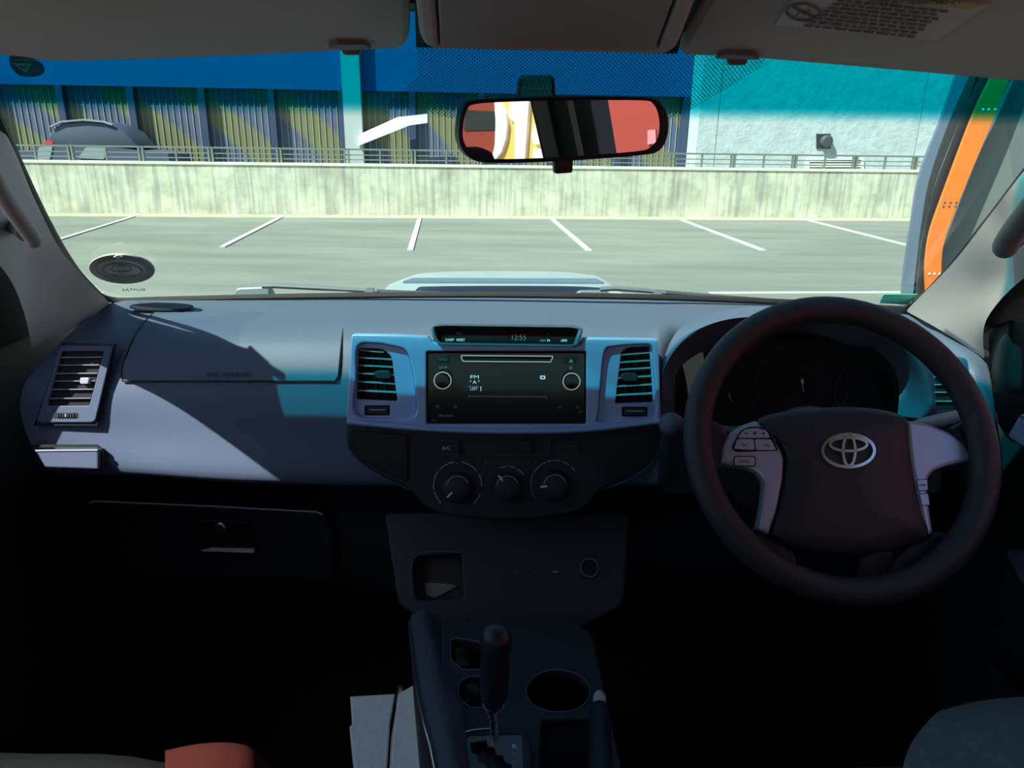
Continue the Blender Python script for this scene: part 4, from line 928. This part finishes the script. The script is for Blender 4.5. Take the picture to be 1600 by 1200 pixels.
# ------------------------------------------------------------------ centre console
KZ = E_-.615
ck = Plane(V((0, .7, KZ)), V((0, 0, 1)))
cc = thing('centre_console', V((0, .7, E_-1.1)), 'dark centre console between the seats with cup holders', 'console')
holes = [rnd([(703, 1000), (712, 996), (752, 1003), (754, 1046), (722, 1046), (704, 1030)], 6),
         rnd([(716, 1066), (735, 1055), (765, 1060), (768, 1105), (735, 1106), (716, 1090)], 8),
         sm([(822, 1075), (840, 1053), (875, 1046), (910, 1058), (922, 1082), (905, 1106), (865, 1112), (832, 1100)], 3),
         rnd([(846, 1124), (932, 1120), (940, 1230), (842, 1230)], 8)]
plate('top_plate', ck, rnd([(690, 965), (880, 962), (925, 990), (950, 1100), (990, 1290), (690, 1290), (690, 1100)], 8), holes, m_console if False else m_dashlow, cc, h=0, th=.012, b=.002)
plate('well_floor', ck, [(692, 975), (880, 970), (950, 1110), (980, 1280), (700, 1280)], [], m_hole, cc, h=-.05, th=.004)
for H in holes[:3]: ribbon('holder_rim', ck, H, 1.4, m_dash, cc, h=.001, th=.001, closed=True)
plate('holder_insert', ck, [(712, 1012), (726, 1012), (733, 1040), (712, 1040)], [], mat('insert_grey', (.12, .13, .14), .8), cc, h=-.03, th=.003)
plate('holder_insert', ck, [(722, 1062), (738, 1060), (764, 1098), (752, 1104)], [], mat('insert_brown', (.10, .09, .09), .8), cc, h=-.03, th=.003)
# raised padded side
Lp = [(652, 948, .93), (640, 970, .88), (644, 1010, .80), (652, 1070, .70), (664, 1130, .62), (683, 1200, .55), (705, 1300, .46)]
Mp = [(668, 946, .935), (664, 975, .87), (674, 1020, .79), (684, 1070, .71), (696, 1130, .63), (712, 1200, .56), (736, 1300, .465)]
Rp = [(684, 953, .94), (696, 985, .88), (702, 1020, .80), (706, 1070, .72), (722, 1110, .655), (735, 1200, .57), (756, 1300, .475)]
side_rows = [[at(*a), at(*b)+V((0, 0, .012)), at(*c)] for a, b, c in zip(Lp, Mp, Rp)]
pad_ = sheet('side_bolster', side_rows, m_console, cc, ku=5, kv=5, thick=.03)
tube('edge_trim', smoothline([at(638, 971, .876), at(642, 1008, .798), at(650, 1068, .698), at(662, 1128, .618), at(672, 1165, .58), at(681, 1210, .54)], 4), .0014, m_chromes, pad_, seg=6)
rows = [[at(*a), at(a[0]+3, a[1]+2, a[2])+V((0, 0, -.15)), at(a[0]+5, a[1]+4, a[2])+V((0, 0, -.45))] for a in Lp]
sheet('side_skirt', rows, m_dashlow, cc, kv=4, thick=.02)
# gear gate
gp = thing('gear_selector', ck.hit(768, 1200, .006), 'automatic gear lever with a chrome shaft rising from a stepped gate', 'gear lever')
plate('gate_bezel', ck, rnd([(722, 1141), (760, 1136), (820, 1138), (830, 1155), (838, 1290), (704, 1290), (712, 1160)], [10, 6, 8, 6, 4, 4, 8]), [rnd([(730, 1148), (815, 1146), (822, 1284), (716, 1284)], 6)], m_dashlow, gp, h=.012, th=.016, b=.003)
ribbon('bright_edge', ck, [(p.x, p.y) for p in smoothline(V2([(704, 1240), (706, 1190), (712, 1158), (722, 1146), (740, 1140), (765, 1138)]), 4)], 1.8, m_chromes, gp, h=.014, th=.002)
gate_s = [(735, 1160), (760, 1156), (762, 1166), (773, 1167), (775, 1178), (786, 1180), (789, 1190), (800, 1194), (800, 1280), (775, 1280), (772, 1215), (762, 1205), (760, 1196), (748, 1190), (746, 1180), (737, 1176)]
plate('gate_plate', ck, rnd([(729, 1147), (816, 1145), (823, 1285), (715, 1285)], 6), [gate_s], m_console if False else mat('gate_plate_grey', (.12, .15, .18), .4, metal=.3), gp, h=.010, th=.003, b=.0008)
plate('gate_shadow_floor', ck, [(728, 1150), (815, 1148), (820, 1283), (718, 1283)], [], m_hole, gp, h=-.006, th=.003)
for s, y in (('R', 1166), ('N', 1178), ('D', 1191), ('S', 1204)):
    text('gate_letter', s, ck, 804+(y-1166)*.05, y, 6, m_white if s in 'R' else m_dimw, gp, h=.0108, wpx=8)
ga = at(774, 1152, .655); gb_ = at(768, 1100, .645); gk = at(775, 985, .64)
def on(px, py, z): return atz(px, py, z)
r0 = atz(773, 1153, KZ+.010); r1 = at(771, 1100, r0.y-.012); kt = at(776, 985, r0.y-.025)
tube('shaft', [r0-V((0, 0, .02)), r0, r1], .0045, m_chrome, gp, seg=12)
lathe('shaft_collar', r1, (r1-kt), [(0, .011), (.004, .010), (.010, .006), (.018, .0055)], m_chrome, gp)
ax = (kt-r1); L_ = ax.length
kn = lathe('grip', r1, ax, [(0, .010), (L_*.12, .0135), (L_*.4, .015), (L_*.68, .014), (L_*.82, .0155), (L_*.93, .0150), (L_*1.0, .011), (L_*1.03, .005), (L_*1.035, .001)], mat('grip_leather', (.018, .022, .038), .4, bump=.2), gp)
plate('lock_button', Plane(kt-ax.normalized()*.02+V((0, -.017, 0)), V((.2, -1, .2))), ell(790, 1003, 5, 6, 14), [], mat('grip_button_red', (.12, .03, .03), .5), kn, h=.001, th=.006, b=.001)

# handbrake
hb = thing('handbrake_lever', atz(940, 1200, KZ), 'black handbrake lever with a chrome push button', 'handbrake')
h0 = at(937, 1108, .60); h1 = at(941, 1290, .43)
tube('grip', smoothline([h0, h0.lerp(h1, .3), h0.lerp(h1, .6), h1], 4), [.0095]+[.0105]*11+[.0105], mat('handbrake_grip', (.016, .022, .035), .4, bump=.2), hb, seg=16)
axb = (h0-h1).normalized()
lathe('push_button', h0, axb, [(-.002, .0066), (.024, .0066), (.029, .0055), (.031, .003), (.0315, .0005)], mat('button_chrome', (.75, .76, .82), .3, metal=.3), hb)

# sun patch beside the console, built as paler carpet cut to its outline
FMZ = E_-.80
fm = Plane(V((0, .7, FMZ)), V((0, 0, 1)))
ft = thing('sun_patch_carpet', V((-.18, .7, E_-1.1)), 'sun patch left of the centre console, built as paler grey carpet panels', 'carpet')
plate('sun_patch_panel', fm, [(547, 1087), (618, 1083), (610, 1130), (600, 1290), (545, 1290), (553, 1200), (546, 1134), (550, 1130)], [], m_sunpatch, ft, h=0, th=.03, b=.003)
plate('sun_patch_panel', fm, [(622, 1083), (648, 1068), (662, 1130), (700, 1290), (604, 1290), (614, 1140)], [], m_sunpatch, ft, h=.004, th=.034, b=.003)

# ------------------------------------------------------------------ seats
def cushion(name, label, x0, x1, yf, ztop, m, group):
    s = thing(name, V(((x0+x1)/2, .2, E_-1.1)), label, 'seat', group)
    rows = []
    for (dy, dz) in ((.0, -.10), (0.012, -.035), (-.01, -.008), (-.05, 0), (-.20, -.012), (-.5, -.03)):
        rows.append([V((x0+(x1-x0)*t, yf+dy-.05*(2*t-1)**4, ztop+dz-.035*abs(2*t-1)**6)) for t in (0, .03, .1, .3, .5, .7, .9, .97, 1)])
    sheet('cushion', rows, m, s, ku=3, kv=4, thick=.03, away=V(((x0+x1)/2, .3, ztop+.6)))
    box('base', (x0+.03, yf-.5, E_-1.1), (x1-.03, yf-.03, ztop-.06), m_black, s, bevel=.01)
    return s
ps = cushion('passenger_seat', 'passenger seat cushion at bottom left with an orange patch of light built onto its end', -.74, -.245, .605, atz(380, 1166, 0).z*0+at(350, 1172, .60).z, m_seat, 'front seats')
ds = cushion('driver_seat', 'dark navy driver seat cushion at bottom right', .205, .72, .59, at(1250, 1180, .59).z, m_seatb, 'front seats')
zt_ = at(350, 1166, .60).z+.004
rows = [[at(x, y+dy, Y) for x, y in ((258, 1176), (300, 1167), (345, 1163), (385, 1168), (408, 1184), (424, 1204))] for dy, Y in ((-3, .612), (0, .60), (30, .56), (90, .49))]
sheet('orange_light_patch', rows, m_orlit, ps, ku=3, kv=3, thick=.055)  # orange light on the grey cushion, built as a coloured panel
# trousered knee / folded jacket on the driver's seat bolster
kn_ = thing('seat_bolster', at(1530, 1180, .60), 'grey-green fabric side bolster with a stitched edge at bottom right', 'seat bolster')
rows = [[at(x, y, Y) for x, y, Y in r] for r in (
    [(1475, 1106, .64), (1520, 1094, .66), (1600, 1086, .68), (1720, 1088, .70)],
    [(1455, 1122, .61), (1510, 1106, .63), (1600, 1096, .65), (1720, 1098, .67)],
    [(1422, 1165, .57), (1490, 1145, .58), (1600, 1135, .59), (1720, 1140, .60)],
    [(1405, 1230, .52), (1480, 1230, .52), (1600, 1230, .52), (1720, 1230, .53)],
    [(1400, 1330, .46), (1480, 1330, .46), (1600, 1330, .46), (1720, 1330, .46)])]
sheet('fabric', rows, mat('grey_green_fabric', (.16, .20, .19), .95, bump=.5, bscale=600, var=.25, vscale=70), kn_, ku=5, kv=5, thick=.12)
tube('stitched_edge', smoothline([at(1476, 1110, .632), at(1520, 1098, .652), at(1600, 1090, .672), at(1720, 1092, .69)], 4), .004, m_seat, kn_, seg=8)
# backrests and head restraints behind the camera
for sx, b in ((-.49, ps), (.46, ds)):
    prism('backrest', [V((sx-.22, .02, E_-.68)), V((sx+.22, .02, E_-.68)), V((sx+.20, -.16, E_-.28)), V((sx-.20, -.16, E_-.28))], (0, -.10, 0), m_seatb, b, bevel=.03)
    hr_ = prism('head_restraint', [V((sx-.12, -.18, E_-.26)), V((sx+.12, -.18, E_-.26)), V((sx+.11, -.21, E_-.155)), V((sx-.11, -.21, E_-.155))], (0, -.08, 0), m_seatb, b, bevel=.025)
    for k in (-.05, .05): tube('post', [V((sx+k, -.20, E_-.30)), V((sx+k, -.21, E_-.22))], .006, m_chromes, hr_, seg=8)

# ------------------------------------------------------------------ door furniture
for sgn, px0 in ((-1, 0), (1, 1600)):
    pass
def dpl(sgn): return Plane(V((sgn*.735, 0, 0)), V((-sgn, 0, 0)), V((0, 1, 0)))
DR = dpl(1)
mh = thing('mirror_corner_cover', at(1580, 500, 1.0), 'dark grey triangular mirror cover at the front corner of the driver window', 'mirror cover')
rows = [[at(x, y, Y) for x, y, Y in r] for r in (
    [(1560, 500, 1.0), (1580, 490, .97), (1592, 482, .95), (1640, 470, .90)],
    [(1545, 520, 1.02), (1570, 520, .95), (1590, 530, .94), (1650, 530, .88)],
    [(1548, 580, 1.02), (1565, 585, .96), (1590, 600, .94), (1650, 600, .88)],
    [(1552, 612, 1.02), (1570, 617, .97), (1600, 617, .94), (1650, 612, .88)])]
sheet('cover', rows, m_door, mh, ku=4, kv=4, thick=.015)
rows = [[at(x, y, Y) for x, y, Y in r] for r in (
    [(1605, 405, .90), (1575, 435, .95), (1535, 480, 1.0), (1528, 505, 1.03)],
    [(1640, 415, .86), (1600, 450, .92), (1560, 490, .97), (1545, 512, 1.02)],
    [(1680, 480, .84), (1625, 500, .90), (1585, 515, .96), (1556, 535, 1.02)])]
S(sheet('trim_13', rows, m_clip, ku=4, kv=4, thick=.012))
hd = thing('door_handle_bezel', at(1590, 690, .93), 'silver inner door handle surround at the right edge', 'door handle')
DH = plane3(at(1600, 650, .90), at(1590, 690, .93), at(1600, 720, .90))
DHP = Plane(at(1592, 680, .92), V((-.7, -.7, .15)))
plate('bezel', DHP, rnd([(1594, 648), (1650, 655), (1650, 730), (1574, 682)], 4), [], m_silver, hd, h=.004, th=.02, b=.002)
ribbon('seam', DHP, [(1592, 650), (1650, 668)], 2, m_hole, hd, h=.0065, th=.002)
# arm rests on both doors
for sgn, P in ((-1, [(-60, 862, .90), (10, 866, .98), (26, 880, 1.0), (10, 900, .97), (-60, 915, .88)]), (1, [(1565, 858, .98), (1600, 856, .92), (1680, 860, .86), (1680, 960, .84), (1600, 908, .90)])):
    ar = prism('arm_rest', [at(*q) for q in P], V((sgn*.05, .02, -.04)), m_dash, bevel=.006)
    tag(ar, 'blue-grey door arm rest at the '+('left' if sgn < 0 else 'right')+' edge', 'arm rest', 'door arm rests')
# sill trim on the driver's side
tube_ = S(tube('trim_14', [at(1508, 960, 1.08), at(1545, 1040, .92), at(1580, 1100, .80)], .012, m_door, seg=8))
# grab handles on both pillars
def grab(label, pts, rad, m):
    s = thing('grab_handle', at(*pts[len(pts)//2]), label, 'grab handle', 'pillar grab handles')
    P = smoothline([at(*p) for p in pts], 5); n = len(P); rs = [rad]*n; rs[-1] = rad*.35; rs[-2] = rad*.7; rs[-3] = rad*.92
    tube('bar', P, rs, m, s, seg=14)
    return s
ga_ = grab('pale grab handle on the left pillar', [(-120, 90, .66), (-40, 225, .70), (5, 305, .745), (32, 345, .775), (50, 370, .80), (52, 380, .815)], .0085, mat('pale_grab', (.42, .38, .36), .6))
tube('foot', [at(40, 365, .80), at(18, 350, .90)], .009, m_grab, ga_, seg=10)
gb2 = grab('dark grey grab handle on the right pillar', [(1740, 150, .64), (1665, 255, .69), (1618, 320, .73), (1590, 355, .77), (1573, 380, .80), (1570, 392, .815)], .0125, m_grab)
tube('foot', [at(1585, 375, .80), at(1600, 352, .90)], .010, mat('foot_pale', (.30, .38, .38), .6), gb2, seg=10)

# ------------------------------------------------------------------ behind the car: orange wall and lettering seen in the mirror
def mray(px, py):
    p = MPl.hit(px, py, .001); d = (p-CO).normalized(); return p, (d-MN*2*d.dot(MN))
def mpt(px, py, X):
    p, d = mray(px, py); return p+d*((X-p.x)/d.x)

XS = 3.4
ow = thing('orange_wall', V((XS+.1, -3.5, 0)), 'red-orange shop wall behind the car, seen only in the rear-view mirror', 'wall')
box('wall_face', (XS+.06, -9, 0), (XS+.25, 1.2, 3.4), m_orange2, ow)
def mm(P, X): return [mpt(700+x/4.444, 100+180*(200+(y-455)*1.0+255)/800 if False else 100+y/4.444, X) for x, y in P]
def sgn_plate(nm, P, m, lift, th=.03): return prism(nm, mm(P, XS+.06-lift), (th, 0, 0), m, ow)
sgn_plate('sign_panel', [(335, 180), (635, 180), (645, 300), (656, 350), (654, 420), (660, 470), (662, 540), (672, 600), (690, 658), (700, 720), (330, 720)], m_yel, .04)
sgn_plate('letter', [(318, 200), (340, 230), (365, 275), (400, 340), (412, 420), (400, 520), (370, 610), (335, 655), (310, 700), (290, 700), (312, 620), (325, 560), (330, 400)], m_wht, .07)
sgn_plate('letter', [(425, 230), (455, 225), (480, 300), (486, 240), (560, 250), (545, 480), (530, 700), (462, 700), (465, 520), (460, 410), (440, 380), (422, 375)], m_wht, .07)
sgn_plate('letter', [(645, 345), (600, 410), (580, 500), (590, 553), (667, 566), (664, 510), (658, 460), (654, 400)], m_wht, .07)
sgn_plate('letter', [(588, 585), (668, 598), (695, 700), (594, 700)], m_wht, .07)
sgn_plate('dark_window', [(120, 318), (325, 330), (325, 455), (110, 462)], m_black, .01)
sgn_plate('pale_patch', [(1385, 460), (1440, 455), (1445, 550), (1385, 560)], mat('pink_patch', (.5, .2, .2), .6), .01)
sb = thing('seat_belt', V((.70, -.05, E_-.6)), 'grey seat belt on the door post behind the driver, seen in the mirror', 'seat belt')
for y0, y1, c in ((-.165, -.11, (.16, .165, .17)), (-.03, -.012, (.30, .30, .30))):
    prism('webbing', [V((.60, y0, E_+.05)), V((.60, y1, E_+.05)), V((.715, y1+.02, E_-.30)), V((.715, y0+.02, E_-.30))], (-.003, 0, 0), mat('belt', c, .8), sb)
